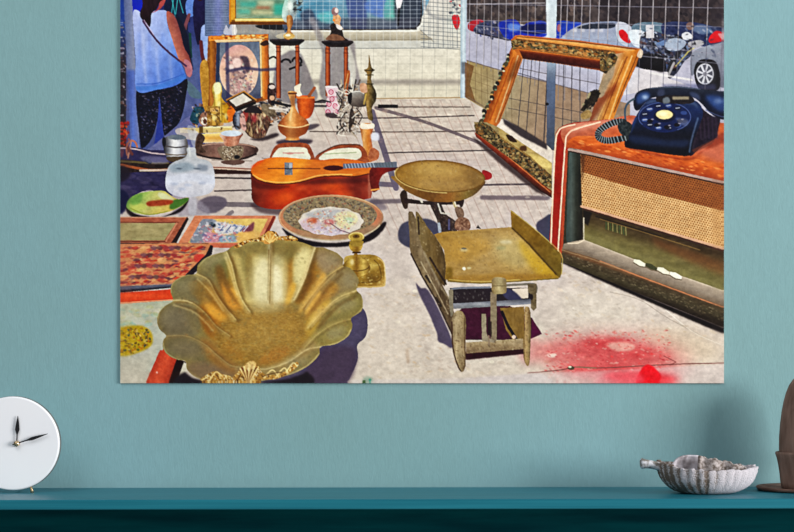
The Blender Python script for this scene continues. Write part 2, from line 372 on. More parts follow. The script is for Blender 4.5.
# shadow drawn on the pavement along the foot of the low wall
poly([(500, 118), (512, 124), (546, 147), (546, 156), (520, 140)], (44, 36, 38), a=.85, soft=.8)
line([(468, 97), (486, 108), (500, 118)], 1.4, (120, 100, 84), a=.7)
# near fence post
poly([(545.5, -22), (557.5, -22), (556, 40), (554.5, 150), (546.5, 150), (547, 40)], V(-20, 150, (190, 204, 214), (196, 206, 214), (180, 190, 202), (92, 104, 128), (84, 92, 112), (70, 74, 86)), 'fence_post_near', n=5, ns=(3, 14))
rect(546, -20, 549, 40, (226, 232, 238), a=.6, soft=.8)
ell((547, 104), 1.8, 1.4, (16, 14, 18))

# fine marks: pebble texture, worn spots and light flecks on the slabs
for q, (bx_, n_, cc_) in enumerate(((box(380, 100, 470, 150), 90, [(236, 222, 204), (190, 166, 150), (176, 150, 140)]), (box(470, 150, 552, 280), 90, [(232, 220, 208), (190, 172, 162)]),
        (box(560, 270, 724, 340), 160, [(236, 228, 214), (176, 158, 142), (206, 180, 150), (150, 134, 124)]), (box(366, 290, 460, 380), 140, [(236, 226, 210), (180, 160, 146), (196, 160, 120)]))):
    dabs(bx_, n_, cc_, (.4, 1.6), 2.6, 14, 30, clip='pavement', a=.45, seed=200+q, soft=.3)
sp([(560, 300), (600, 290), (640, 312), (620, 330), (580, 326)], (226, 214, 198), clip='pavement', soft=6, a=.5)
sp([(640, 330), (690, 330), (722, 350), (700, 362), (660, 350)], (214, 190, 160), clip='pavement', soft=6, a=.5)
sp([(370, 300), (400, 280), (420, 330), (400, 378), (366, 370)], (222, 206, 190), clip='pavement', soft=6, a=.5)
dabs(box(640, 26, 724, 60), 60, [(20, 20, 30), (150, 160, 180), (60, 70, 100), (206, 206, 214)], (.6, 1.8), 2, 20, 60, a=.5, seed=210)

# ================= pictures and stands at the back =================
rect(229, -22, 290, 24.5, (130, 84, 24), 'seascape_painting/frame', n=20, ns=(2, 5))
poly([(229, -22), (231.5, -22), (231.5, 24), (229, 24)], (196, 130, 30))
rect(235, 18.6, 289, 21.6, V(18, 22, (236, 190, 90), (255, 236, 160), (190, 120, 30)))
rect(231, -22, 235.2, 20, (206, 150, 48), n=16)
rect(230, 22, 290, 24.6, (104, 60, 16), 'seascape_painting/frame', n=10)
rect(236, -22, 288, 18.4, V(-20, 18, (120, 160, 150), (90, 146, 130), (104, 146, 126), (130, 150, 120), (140, 160, 130)), 'seascape_painting/canvas', n=22, ns=(12, 3))
for p, c in ((box(240, 2, 256, 7), (70, 176, 160)), (box(238, 9, 250, 14), (90, 184, 164)), (box(256, 6, 270, 9), (180, 96, 70)), (box(258, 0, 274, 5), (206, 206, 170)), (box(274, 4, 286, 15), (40, 168, 150)), (box(252, 11, 272, 14), (210, 196, 150))):
    poly(p, c, soft=1.4, a=.75, clip='seascape_painting/canvas')
# portrait in a gilt frame
poly([(208, 36), (268.5, 34), (270, 99), (205, 116), (206, 98)], (132, 76, 24), 'oval_portrait/frame', n=26, ns=(3, 3))
poly([(208, 35), (268, 34), (268, 38), (209, 41)], (214, 128, 40), n=26, ns=(5, 1.5), clip='oval_portrait/frame')
dabs(box(209, 35, 267, 39), 26, [(250, 200, 120), (130, 60, 20), (255, 230, 160)], (.8, 1.5), 1.8, 0, 10, a=.8, seed=41)
poly([(210, 41), (215, 41), (214, 104), (206, 112)], Hh(207, 215, (96, 54, 18), (176, 112, 38), (126, 72, 26)), n=18, ns=(2, 6))
poly([(261.5, 40), (267.5, 38), (268.5, 100), (262.5, 98)], Hh(261, 269, (232, 170, 90), (196, 110, 40), (150, 76, 30)), n=18, ns=(2, 6))
poly([(214, 40), (262, 38.5), (262.5, 41), (216, 42.5)], (240, 214, 170), a=.85)
line([(260.5, 41), (261.5, 96)], 1.6, (236, 204, 150))
poly([(216.5, 42.5), (259.5, 41.5), (261, 98), (215, 104)], V(42, 100, (104, 112, 128), (126, 132, 144), (70, 72, 92)), 'oval_portrait/picture', n=10)
poly([(216, 43), (220, 43), (219, 104), (215, 104)], (44, 56, 80), clip='oval_portrait/picture')
ell((239, 71), 19.3, 26.2, G((226, 46), (250, 96), (0, (214, 160, 158)), (.4, (230, 186, 160)), (1, (234, 206, 184))), clip='oval_portrait/picture', n=12, ns=(4, 4))
sp([(227, 60), (236, 56), (246, 58), (250, 66), (246, 78), (250, 92), (236, 96), (228, 88), (231, 74)], (150, 120, 120), clip='oval_portrait/picture', soft=1, n=30, a=.75)
dabs([(224, 56), (252, 56), (254, 88), (240, 97), (226, 88)], 110, [(236, 200, 190), (210, 150, 150), (120, 96, 110), (246, 226, 210), (170, 190, 170), (70, 60, 80), (226, 170, 130)], (.6, 2), 1.4, 30, 60, clip='oval_portrait/picture', a=.6, seed=42)
ell((237, 63), 4.6, 5, (240, 204, 196), soft=.6); ell((231, 67), 3, 2.6, (244, 214, 206), soft=.5)
sp([(240, 56), (248, 58), (250, 70), (246, 72), (243, 62)], (72, 56, 70), soft=.6, a=.85)
line([(227, 44), (228, 100)], 3.6, (54, 50, 84), a=.75, soft=.5)
line([(228, 71), (245, 68), (262, 70), (276, 69)], 3, (54, 50, 84), a=.75, soft=.5)
sp([(260, 44), (266, 40), (269, 44), (264, 46)], (50, 30, 26), a=.9)
sp([(200, 66), (208, 64), (208, 106), (203, 106)], (178, 130, 50), 'oval_portrait/frame', n=24)
# stands
def stand(x0, x1, yt, l1, l2, yb, name):
    for (x, w_) in ((l1, 4.6), (l2, 4)):
        poly([(x-w_/2, yt+5), (x+w_/2, yt+5), (x+w_/2+.4, yb), (x-w_/2-.2, yb)], Hh(x-w_/2, x+w_/2, (104, 44, 20), (186, 100, 54), (150, 70, 34), (78, 32, 18)), name+'/leg' if x == l1 else name+'/rear_leg', n=12, ns=(3, 5))
        for yy in (yt+8, yt+12): line([(x-w_/2, yy), (x+w_/2, yy)], 1, (100, 42, 20), a=.8)
    sp([(x0, yt+.5), (x0+5, yt-.5), (x1-4, yt-.5), (x1, yt+1), (x1-3, yt+4), (x1-8, yt+6), (x0+8, yt+6), (x0+2, yt+3)], V(yt-1, yt+6, (74, 62, 66), (24, 18, 22), (44, 30, 28)), name+'/top', n=14)
stand(269.5, 304.5, 39.5, 278.5, 297.4, 98, 'turned_stand')
stand(321.5, 353.5, 41, 327.8, 346, 96, 'turned_stand_b')
# oil lamp with a glass shade
sp([(285, 22), (282, 16), (283, 6), (286, -2), (290, -4), (295, 0), (297, 8), (295, 17), (292, 22)], G((283, 0), (296, 8), (0, (140, 190, 176)), (.5, (206, 224, 216)), (1, (150, 160, 160))), 'oil_lamp/glass_shade', n=24, ns=(3, 3), a=.9)
ell((290, 6), 2.2, 4, (240, 250, 244), soft=.8, a=.9)
sp([(287, -20), (291, -20), (293, -4), (286, -4)], (190, 206, 206), 'oil_lamp/glass_shade', n=14)
sp([(287, 16), (292, 16), (293, 24), (290.5, 30), (294, 36), (289, 39.5), (284, 37.5), (287.5, 30), (287, 24)], Hh(284, 294, (116, 66, 22), (208, 150, 90), (90, 50, 20)), 'oil_lamp/brass_base', n=20, ns=(2, 2))
ell((289, 36), 5.8, 2.8, (196, 160, 96), 'oil_lamp/brass_base', n=20); ell((288, 35.4), 2.5, 1.2, (250, 236, 200))
line([(299, -20), (300, 2)], 3.5, (40, 36, 40)); dabs(box(294, 0, 303, 12), 18, [(70, 76, 80), (150, 170, 170), (30, 30, 36)], (.8, 2), seed=44)
# figurine
sp([(328, 38), (331, 32), (330, 26), (334, 23), (338, 26), (342, 30), (344, 37), (348, 41), (330, 41)], (44, 34, 34), 'figurine/body', n=22, ns=(2, 2))
sp([(334, 22), (333, 16), (337, 14), (341, 18), (340, 24), (343, 29), (339, 29), (336, 25)], (206, 160, 120), 'figurine/body', n=26, ns=(2, 2))
sp([(328, 36), (334, 34), (341, 36), (344, 40), (327, 40)], (120, 84, 64), 'figurine/base', n=16)
ell((335, 11.5), 3.6, 4.2, (150, 120, 120), 'figurine/head', n=20); ell((336.5, 10.5), 1.8, 2.4, (224, 206, 200)); ell((334, 20), 1.4, 1.2, (240, 140, 60))
sp([(336, 24), (342, 27), (341, 30), (337, 28)], (236, 226, 224), a=.9)
# pink and white vase
sp([(325.5, 89), (327, 86), (337, 86.5), (338.5, 90), (336, 95), (338, 102), (340, 108), (337, 115), (327, 115), (325, 108), (326.5, 100), (327.5, 95)], (222, 196, 202), 'patterned_vase', n=10)
for p in ((331, 92), (329, 104), (335, 106), (332, 99), (328, 112), (336, 112)):
    ring(p, 2.1, 2.3, 1, (190, 84, 112)); ell(p, .9, .9, (214, 130, 150))
line([(326, 86.8), (338, 87)], 1.6, (246, 234, 234)); line([(326.5, 97), (337, 97)], .8, (176, 90, 110), a=.8)
sp([(326, 113), (337, 113.5), (336, 117.5), (327, 117)], (60, 46, 50), a=.9, soft=.5)
# brown handles leaning on the van
sp([(344, 90), (346, 74), (349, 70), (350, 76), (347, 91)], (160, 86, 40), 'wire_candelabra/wooden_handle', n=14)
line([(345, 88), (348, 74)], .9, (226, 170, 110), a=.8)
line([(330, 102), (322, 100), (313, 103)], 1.5, (40, 34, 40))
line([(312, 106), (326, 106)], 2.4, (60, 52, 56), a=.8)
# tangle of metal: candelabra and dish
sh = [((337, 84), (342, 96), (340, 108)), ((341, 80), (344, 92), (349, 102)), ((347, 84), (343, 100), (345, 118)), ((352, 78), (350, 92), (345, 104)), ((356, 80), (353, 96), (352, 118)),
      ((338, 100), (345, 108), (352, 110)), ((340, 116), (350, 112), (360, 118)), ((346, 104), (341, 120), (338, 130)), ((339, 130), (347, 126), (354, 134)), ((345, 120), (350, 130), (357, 138)),
      ((360, 80), (357, 90), (361, 100)), ((338, 90), (348, 94), (353, 90)), ((343, 124), (352, 122), (358, 126))]
sp([(337, 132), (340, 112), (344, 100), (354, 98), (362, 106), (356, 122), (358, 134), (346, 135)], (120, 108, 98), 'wire_candelabra/arms', n=34, ns=(2.5, 2.5), a=.35)
for i, p in enumerate(sh):
    line(p, 1.5, [(60, 48, 44), (176, 160, 140), (108, 92, 80), (220, 210, 196)][i % 4], 'wire_candelabra/arms', smooth=True, w2=1)
dabs([(337, 133), (340, 86), (360, 84), (360, 134)], 150, [(60, 46, 40), (210, 200, 186), (150, 120, 90), (36, 28, 30), (176, 160, 150), (236, 230, 220)], (.5, 1.5), 2, 60, 70, clip=['pavement', 'wire_candelabra/arms', 'van'], a=.75, seed=45)
sp([(350, 112), (352, 108), (355, 118), (352, 126), (349, 132), (349, 120)], (58, 46, 42), 'wire_candelabra/stem', n=34, ns=(2, 2))
for p in (((340, 96), (346, 90), (352, 96)), ((338, 106), (334, 112), (340, 116)), ((344, 128), (338, 134), (346, 136)), ((352, 118), (360, 112), (362, 120)), ((342, 110), (350, 104), (358, 110))): line(p, .9, (226, 218, 204), smooth=True, a=.85)
for p in (((336, 92), (342, 102), (338, 112)), ((346, 112), (340, 122), (344, 130)), ((356, 108), (362, 116), (358, 124))): line(p, 1, (44, 34, 34), smooth=True, a=.85)
sp([(349, 96), (351, 92), (358, 91), (366, 94), (371, 99), (370, 104), (362, 107), (352, 106), (349, 102)], G((354, 92), (360, 107), (0, (150, 146, 140)), (.4, (118, 108, 100)), (1, (70, 58, 52))), 'metal_dish', n=10)
line([(352, 92), (360, 91.5), (369, 97)], 1, (216, 210, 200), smooth=True, a=.9)
sp([(348, 95), (352, 93), (351, 104), (348, 102)], (28, 20, 22), 'metal_dish')
# tall brass finial
sp([(369, 55), (370.5, 62), (372, 68), (375, 70), (372, 73), (371.5, 82), (376, 92), (376, 100), (372, 108), (373, 120), (368, 118), (366, 104), (364, 92), (367, 83), (367, 74), (364, 70), (368, 67)],
   Hh(363, 377, (72, 58, 34), (150, 120, 66), (88, 74, 44), (48, 40, 26)), 'brass_finial', n=26, ns=(2.5, 3))
for y in (70.5, 75, 84): line([(366, y), (373, y)], 1, (50, 44, 28), a=.8)
line([(366, 94), (364, 104)], 1.5, (214, 180, 90), a=.8, soft=.4)
rect(378, 104.5, 398, 108, (28, 20, 28), 'dark_bar')
sp([(360, 84), (366, 84), (367, 92), (361, 92)], (196, 150, 120), 'metal_dish', n=22)
# tall glass of amber
sp([(360.5, 124), (374, 124), (373, 130), (371.5, 138), (373, 150), (376, 158), (371, 162), (361, 162), (360, 156), (363, 146), (361, 134)], Hh(360, 376, (150, 90, 50), (226, 170, 110), (206, 130, 60), (170, 100, 60), (226, 200, 190)), 'painted_goblet', n=22, ns=(3, 4))
sp([(360, 125), (362, 123), (367, 124), (373.5, 123.5), (374, 128), (368, 129), (361, 128.5)], (240, 226, 206), n=10)
sp([(371, 134), (378, 133), (379, 140), (372, 140)], (222, 222, 236), soft=.6, a=.9)
# copper pot with pestle
sp([(298, 97), (313.5, 97), (314, 108), (311, 116), (305, 119), (299, 114)], Hh(296, 314, (120, 44, 12), (222, 104, 34), (200, 84, 22), (130, 50, 16)), 'copper_mortar/pot', n=14)
line([(297, 97.6), (314, 97.6)], 2, (216, 120, 54)); line([(309, 96), (314.5, 88)], 3, (150, 84, 44), 'copper_mortar/pestle')
sp([(294, 88), (297, 85), (301, 84), (300, 90), (302, 95), (297, 96)], (232, 220, 196), 'shell', n=12)
# copper ewer
sp([(276, 142), (288, 139), (312, 140), (306, 145), (284, 146)], (58, 44, 54), a=.9, soft=.8)
sp([(299, 128), (312, 124), (320, 125), (310, 130)], (70, 58, 66), a=.85, soft=.6)
sp([(288, 92), (296.5, 92), (295, 96), (295, 106), (299, 114), (306, 119), (309, 125), (306, 133), (299, 137), (299, 140), (286, 140), (286, 137), (280, 132), (278, 125), (282, 119), (289, 112), (291, 104)],
   Hh(277, 310, (110, 54, 24), (176, 100, 50), (232, 176, 110), (206, 130, 66), (176, 96, 44), (104, 48, 20)), 'copper_ewer', n=16, ns=(3, 3))
sp([(278, 126), (292, 128), (309, 125.5), (306, 133), (296, 138), (284, 136)], (120, 56, 20), a=.6, soft=.8, clip='copper_ewer')
line([(278.5, 125), (290, 127), (300, 127), (309, 124.5)], 1.2, (232, 186, 130), smooth=True)
line([(289, 93.5), (296, 93.5)], 2, (104, 60, 36)); rect(290, 95, 295, 106, (120, 72, 44), a=.6, soft=.8)
line([(292, 108), (290, 120)], 1.6, (246, 214, 160), soft=.5, a=.8)
# ribbed glass pot
sp([(250, 139), (262, 137), (276, 133), (278, 136), (262, 141)], (48, 36, 40), a=.9, soft=.7)
sp([(243, 112), (248, 109), (262, 110), (268, 113), (271, 120), (268, 130), (264, 137), (254, 138.5), (247, 134), (242, 124)], (92, 66, 52), 'ribbed_jar', n=34, ns=(2.5, 4))
dabs([(243, 112), (268, 113), (270, 120), (264, 136), (248, 134)], 70, [(206, 176, 130), (50, 28, 28), (226, 204, 170), (120, 60, 50), (30, 20, 24)], (.7, 1.7), 2.6, 80, 30, clip='ribbed_jar', a=.7, seed=48)
for k in range(12):
    x = 245+k*2
    line([(x, 113), (x+(258-x)*.15, 124), (x+(258-x)*.4, 137)], .9, [(206, 180, 120), (50, 30, 30), (226, 200, 160), (120, 60, 50)][k % 4], smooth=True, a=.28, soft=.4, clip='ribbed_jar')
sp([(241, 113), (248, 110), (247, 120), (242, 124)], (190, 60, 60), soft=.6, a=.6, clip='ribbed_jar'); ell((254, 118), 3, 4, (160, 40, 54), soft=1.2, a=.7, clip='ribbed_jar')
sp([(244, 112), (250, 106), (258, 107), (262, 113), (254, 113)], (40, 30, 34), 'ribbed_jar')
# bits between portrait and ewer
dabs([(246, 98), (272, 96), (290, 108), (288, 118), (270, 126), (258, 108)], 110, [(40, 30, 34), (206, 190, 170), (110, 80, 60), (60, 60, 70), (236, 226, 214), (170, 110, 70), (24, 20, 26)], (.8, 2.6), 1.7, 20, 50, a=.85, seed=46, clip=['pavement', 'van', 'turned_stand/leg'])
sp([(262, 104), (272, 106), (276, 116), (268, 116), (262, 110)], (120, 104, 84), 'ornament_pile', n=30)
sp([(268, 85), (274, 84), (276, 92), (274, 102), (268, 102)], (58, 34, 34), 'ornament_pile', n=30); ell((272, 87), 3, 2, (220, 200, 190)); ell((272, 98), 2.6, 2.4, (206, 160, 130))
line([(272, 102), (290, 106)], 2.6, (30, 26, 34)); line([(270, 108), (288, 110)], 2, (226, 214, 204), soft=.4)
# brass lamp bottle, orange jar, clock
sp([(212, 90), (214, 84), (220, 83), (222, 90), (222, 98), (230, 108), (232, 120), (226, 123), (214, 121), (211, 112), (214, 100)], Hh(210, 232, (150, 120, 30), (236, 206, 110), (190, 140, 30), (206, 150, 40)), 'brass_bottle', n=20, ns=(3, 3))
sp([(214, 84), (220, 83), (221, 92), (215, 94)], (244, 236, 190), a=.9, soft=.4)
sp([(227, 112), (231, 106), (235, 110), (234, 120), (228, 121)], (214, 110, 26), 'amber_jar', n=14)
sp([(233, 116), (238, 110), (243, 112), (242, 126), (237, 130), (233, 124)], Hh(233, 243, (24, 24, 34), (150, 156, 170), (60, 40, 44)), 'steel_cup', n=12)
sp([(240, 116), (244, 114), (246, 130), (241, 128)], (206, 160, 150), 'steel_cup', n=14)
poly([(226, 100), (244, 91), (256, 100), (252, 103), (234, 109)], (62, 40, 30), 'small_framed_picture/frame')
poly([(234, 109), (256, 101), (256, 104), (236, 112)], (24, 18, 20), 'small_framed_picture/frame')
poly([(229.5, 100.5), (243, 93.5), (252, 100), (236, 106.5)], (214, 204, 190), 'small_framed_picture/print', n=20)
line([(226.5, 100), (244, 91.2), (256, 100)], 1.2, (186, 130, 60))
dabs(box(193, 104, 222, 126), 90, [(226, 190, 130), (120, 70, 30), (50, 40, 44), (236, 220, 206), (190, 130, 50), (30, 70, 80), (150, 110, 90)], (.7, 2.4), 1.5, 20, 60, a=.9, seed=47, clip=['street', 'pavement', 'van'])
sp([(192, 112), (196, 107), (204, 108), (202, 120), (196, 124), (190, 120)], (24, 66, 84), 'teal_box', n=22)
sp([(199, 122), (201, 114), (206, 112), (211, 115), (212, 122), (206, 127)], (150, 110, 90), 'brass_clock', n=26); ell((204.5, 121), 3.6, 4.2, (230, 214, 196)); ell((205, 121.5), 2, 2.6, (90, 50, 30))
rect(207, 106, 220, 126, (150, 110, 40), 'brass_clock', n=34, a=.85); rect(210, 108, 219, 112, (230, 180, 110), a=.8); rect(212, 112, 216, 125, (216, 170, 80), a=.8, soft=.3)
# boxes
poly([(180, 128), (232, 127), (233, 132), (205, 133), (180, 133)], (210, 184, 122), 'flat_box', n=10)
line([(202, 127.6), (232, 127)], 1.4, (246, 230, 170)); rect(199, 126, 203, 133, (96, 70, 24), 'flat_box', soft=.3)
sp([(175, 131), (180, 128), (190, 130), (198, 132), (198, 140), (182, 138)], (206, 196, 186), n=12, a=.9)
poly([(198, 134), (222, 133), (224, 142), (198, 143)], V(133, 143, (250, 226, 150), (216, 160, 76), (236, 200, 150)), 'orange_box', n=8)

# dark gaps between the crowded pieces
dabs([(222, 104), (246, 100), (276, 106), (284, 124), (244, 130), (224, 126)], 26, [(20, 16, 20), (40, 26, 24), (70, 50, 40)], (.8, 1.8), 2.2, 30, 60, a=.6, seed=49, soft=.3, clip=['pavement', 'brass_bottle', 'amber_jar', 'ornament_pile', 'steel_cup'])
dabs(box(192, 106, 222, 132), 40, [(24, 20, 24), (90, 56, 30), (236, 214, 170), (60, 40, 30)], (.5, 1.5), 1.8, 60, 60, a=.6, seed=50, clip=['brass_clock', 'teal_box', 'brass_bottle', 'flat_box'])
for x, y in ((216, 96), (219, 104), (226, 116), (214, 118)): ell((x, y), 1.6, 3, (250, 236, 170), soft=.8, a=.7)
for x in (214, 221, 228): line([(x, 92), (x+1, 122)], 1, (110, 80, 20), soft=.4, a=.6, clip='brass_bottle')

# ================= left table goods =================
sp([(118, 152), (150, 150), (172, 156), (171, 200), (150, 190), (128, 200), (118, 216)], (52, 46, 84), 'street', n=8)
dabs([(118, 160), (168, 160), (168, 198), (120, 214)], 40, [(74, 66, 104), (40, 34, 66), (90, 80, 110)], (1, 4), 3, 4, 12, a=.5, seed=51)
sp([(118, 191), (126, 192), (129, 200), (124, 212), (118, 214)], (22, 24, 62), soft=.6)
sp([(118, 160), (148, 162), (172, 163), (178, 166), (160, 171), (140, 172), (120, 172)], (40, 26, 26), 'long_case', n=14)
line([(120, 161), (148, 163), (168, 163)], 2, (96, 84, 56), 'long_case', a=.9); line([(122, 165), (150, 170), (176, 169)], 2.4, (150, 82, 50), smooth=True)
line([(140, 170.5), (168, 170)], 2, (206, 190, 180), a=.9); line([(146, 160), (150, 162)], 4, (20, 22, 34))
sp([(140, 158), (150, 156), (168, 158), (166, 163), (150, 163)], (120, 116, 146), a=.8, soft=.8)
line([(119, 148), (135, 149), (152, 153), (174, 155)], 1.4, (190, 170, 176), 'long_case', smooth=True)
ring((132, 150), 5.5, 9.5, 1.8, (176, 110, 84), 150, 340); line([(131, 142), (128, 158)], 1.4, (210, 150, 120)); line([(128, 148), (132, 154)], 3, (110, 60, 56))
sp([(118, 166), (128, 168), (130, 176), (122, 182), (118, 180)], (30, 22, 36), a=.85, soft=.8)
sp([(118, 150), (124, 150), (122, 158), (118, 160)], (110, 60, 70), a=.8)
# long shelf edge across the middle
poly([(205, 166), (252, 168), (252, 171), (214, 172)], (206, 176, 156), 'pavement', n=8)
poly([(213, 169), (252, 171), (252, 174), (215, 174)], (54, 24, 22), 'wooden_board')
line([(208, 167), (252, 169)], 1, (120, 60, 50)); line([(214, 177.8), (252, 178.4)], 1.6, (46, 34, 44))
line([(262, 158), (272, 160)], 1, (120, 90, 70), a=.6)
# metal pot
sp([(163, 146), (165, 138), (170, 136), (184, 137), (188, 144), (187, 154), (184, 161), (172, 161), (167, 158)], Hh(164, 188, (40, 38, 44), (130, 130, 138), (236, 234, 236), (214, 214, 220), (150, 150, 160), (84, 78, 74)), 'steel_pot/body', n=10)
line([(166, 146), (176, 147.5), (188, 146)], 1.4, (84, 78, 80), smooth=True); line([(166, 154), (176, 155), (187, 154)], 1.2, (110, 96, 80), smooth=True)
sp([(167, 157), (186, 157), (183, 162), (171, 162)], (70, 54, 34), 'steel_pot/body', a=.9)
sp([(168, 138), (172, 135), (182, 135), (186, 138), (178, 140)], (104, 112, 124), 'steel_pot/lid', n=10)
ell((164, 142), 2, 5, (26, 26, 36), 'steel_pot/handle')
# brown dishes and cup
sp([(194, 150), (198, 145), (212, 143), (238, 143), (254, 146), (258.5, 150), (254, 155), (240, 159), (214, 158), (198, 156)], G((196, 145), (256, 158), (0, (76, 58, 50)), (.3, (130, 96, 84)), (.6, (150, 112, 100)), (1, (70, 50, 46))), 'brown_platter', n=14)
line([(197, 147), (212, 144), (240, 144), (255, 147)], 1, (196, 160, 140), smooth=True, a=.8)
line([(196, 154), (212, 158), (240, 159), (256, 154)], 2, (48, 32, 32), smooth=True)
sp([(196, 138), (200, 133), (205, 138), (202, 146), (206, 152), (198, 152), (195, 146)], (70, 50, 40), 'brown_platter', n=24)
sp([(219, 147), (241, 146), (243, 154), (238, 160), (226, 161), (220, 156)], (130, 112, 92), 'beaded_bowl', n=16)
dabs([(219, 146), (243, 146), (242, 158), (226, 160)], 90, [(60, 40, 34), (206, 190, 166), (150, 120, 96), (230, 216, 196)], (.4, 1.), 1, 0, 90, clip='beaded_bowl', a=.9, seed=52)
ell((237, 157), 3, 2, (20, 16, 24), soft=.4)
sp([(222, 161), (242, 160), (244, 163), (236, 165), (224, 164)], (96, 70, 62), 'beaded_bowl', n=10)
sp([(220.5, 134), (242, 133), (240, 139), (237, 145), (226, 146), (223, 140)], Hh(220, 242, (226, 200, 180), (176, 110, 84), (206, 150, 124), (120, 66, 50)), 'small_cup', n=20, ns=(2, 2))
ell((231.3, 133.4), 10.4, 3, (206, 214, 226), 'small_cup', n=8)
# oval trays
def tray(pts, inner, name):
    sp(pts, (150, 78, 44), name+'/frame', n=18, ns=(3, 2)); sp(inner, (226, 220, 196), name+'/panel', n=10, ns=(4, 2))
tray([(269, 160), (273, 149), (279, 144), (292, 142.5), (306, 143.5), (311, 148), (315, 160), (312, 163), (270, 163)], [(274, 160), (277, 150), (284, 147.5), (304, 147.5), (308, 152), (308, 160)], 'oval_tray')
tray([(314, 160), (318, 154), (328, 149), (340, 144.5), (356, 144), (364, 148), (368, 158), (364, 163), (315, 163)], [(320, 160), (326, 152), (340, 148.5), (354, 148), (360, 150), (361, 157), (350, 161)], 'oval_tray_b')
line([(283, 153), (304, 153)], .9, (190, 110, 110), a=.8); ell((290, 153.5), 3.5, 1, (206, 140, 130), a=.8)
line([(324, 154), (356, 152.5)], 1, (150, 160, 120), a=.8)
line([(319, 154), (330, 148), (342, 144.6), (360, 145)], 1.2, (90, 60, 46), smooth=True, a=.9)
sp([(370, 150), (374, 148), (379, 152), (378, 159), (372, 161), (368, 157)], (170, 100, 66), 'painted_goblet', n=24)
# guitar
sp([(344, 206), (372, 198), (384, 204), (384, 210), (340, 212)], (96, 84, 96), a=.6, soft=1)
sp([(252, 203), (300, 208), (290, 215), (262, 213)], (64, 40, 44), a=.7, soft=1)
sp([(251, 170), (256, 174), (275, 176), (296, 174), (316, 172), (340, 171), (362, 170), (371, 169), (371.5, 185), (371.5, 196), (367, 199), (340, 204), (315, 208), (285, 209.5), (262, 207.5), (252.5, 200), (251.5, 188)],
   Hh(251, 372, (88, 24, 14), (150, 40, 14), (190, 62, 16), (170, 52, 16), (150, 44, 18), (172, 54, 22), (112, 30, 18), (150, 60, 40)), 'guitar/side', n=20, ns=(12, 8))
for c, r_ in (((282, 198), 12), ((332, 186), 12), ((345, 196), 8)): ell(c, r_, 5, (226, 92, 22), soft=3, a=.6, clip='guitar/side')
sp([(296, 184), (318, 179), (345, 178), (366, 178), (366, 182), (330, 184)], (70, 20, 18), soft=1.2, a=.6, clip='guitar/side')
sp([(252, 176), (258, 182), (290, 186), (276, 189), (256, 188)], (84, 20, 12), soft=1.2, a=.7, clip='guitar/side')
line([(369.5, 175), (369.5, 198)], 2.6, (176, 110, 90), a=.7, soft=.6, clip='guitar/side')
sp([(250.8, 172), (254, 164), (262, 160), (276, 157), (300, 158.5), (320, 160), (338, 158.5), (356, 160), (368, 164), (371.5, 170), (366, 174.5), (352, 176), (336, 175.5), (318, 177), (300, 182), (282, 183.6), (264, 181.5), (254, 177)],
   G((260, 158), (300, 184), (0, (210, 104, 22)), (.4, (232, 132, 34)), (.8, (240, 150, 50)), (1, (206, 110, 36))), 'guitar/soundboard', n=12, ns=(14, 2.5))
line([(251, 173), (256, 179), (270, 183.5), (284, 184), (300, 182.3), (318, 177.5), (336, 176), (354, 176.5), (368, 174)], 1.1, (84, 30, 16), smooth=True)
line([(253, 175), (266, 181), (284, 182.4), (300, 180.6), (318, 175.6), (336, 174.4), (352, 174.6)], 1., (250, 196, 110), smooth=True, a=.7)
line([(268, 168.5), (320, 168.6)], 1, (110, 50, 20), a=.9); line([(252, 167), (262, 161)], 2, (226, 70, 20), soft=.8, a=.6)
ell((333.5, 168), 10, 2.7, (70, 14, 20), 'guitar/sound_hole')
rect(284.5, 162.5, 292.5, 175, (120, 120, 124), 'guitar/bridge', n=30, ns=(2, 2)); rect(284.5, 168, 292.5, 169.4, (50, 44, 50)); rect(289, 163, 292, 168, (196, 196, 200), a=.7)
sp([(371, 168), (397, 167), (396, 170), (388, 172), (382, 176), (379, 183), (379, 189), (372, 191)], Hh(371, 396, (96, 22, 16), (130, 34, 26), (70, 18, 18)), 'guitar/neck', n=12)
line([(371.5, 190), (379, 189)], 1.6, (226, 150, 80))
poly([(343, 163.6), (370, 163), (397, 161.5), (397, 167.5), (370, 167.6), (343, 168.6)], (100, 104, 116), 'guitar/fretboard')
for k in range(16): line([(345+k*3.1, 163.4-k*.1), (346.6+k*3.1, 168.2-k*.05)], .9, (176, 180, 190) if k < 10 else (84, 90, 96), a=.9, clip='guitar/fretboard')
sp([(483, 170), (491, 173), (491.5, 178), (485, 180), (482, 176)], (146, 30, 34), 'guitar/headstock', n=10)
# frosted glass lamp shade
sp([(200, 200), (212, 196), (225, 198), (226, 206), (214, 213), (203, 212), (197, 207)], (96, 86, 100), soft=.6, a=.9)
sp([(166, 196), (190, 196), (204, 204), (210, 214), (190, 216), (176, 214)], (146, 138, 150), soft=1, a=.7)
sp([(187, 128), (195, 128), (196, 140), (195, 152), (198, 160)], (176, 178, 184), 'glass_lamp_shade', n=7, a=.5)
sp([(187, 148), (195, 148), (196, 154), (198, 158), (208, 161), (213, 167), (215, 180), (214, 188), (208, 194), (192, 197), (176, 196), (167, 190), (165.5, 180), (168, 168), (174, 162), (184, 158), (187, 154)],
   V(128, 198, (196, 194, 200), (190, 190, 194), (184, 188, 194), (196, 198, 208), (214, 214, 226), (196, 196, 208)), 'glass_lamp_shade', n=7, a=.93)
sp([(168, 177), (190, 173), (214, 176), (213, 184), (190, 181), (168, 185)], (214, 218, 236), soft=1, a=.8, clip='glass_lamp_shade')
sp([(170, 166), (186, 162), (196, 168), (184, 172), (172, 172)], (130, 146, 160), soft=1.2, a=.7, clip='glass_lamp_shade'); sp([(198, 164), (208, 166), (206, 171), (198, 170)], (110, 120, 136), soft=1, a=.7, clip='glass_lamp_shade')
line([(189, 146), (190, 156)], 2, (220, 222, 220), soft=.6, a=.7)
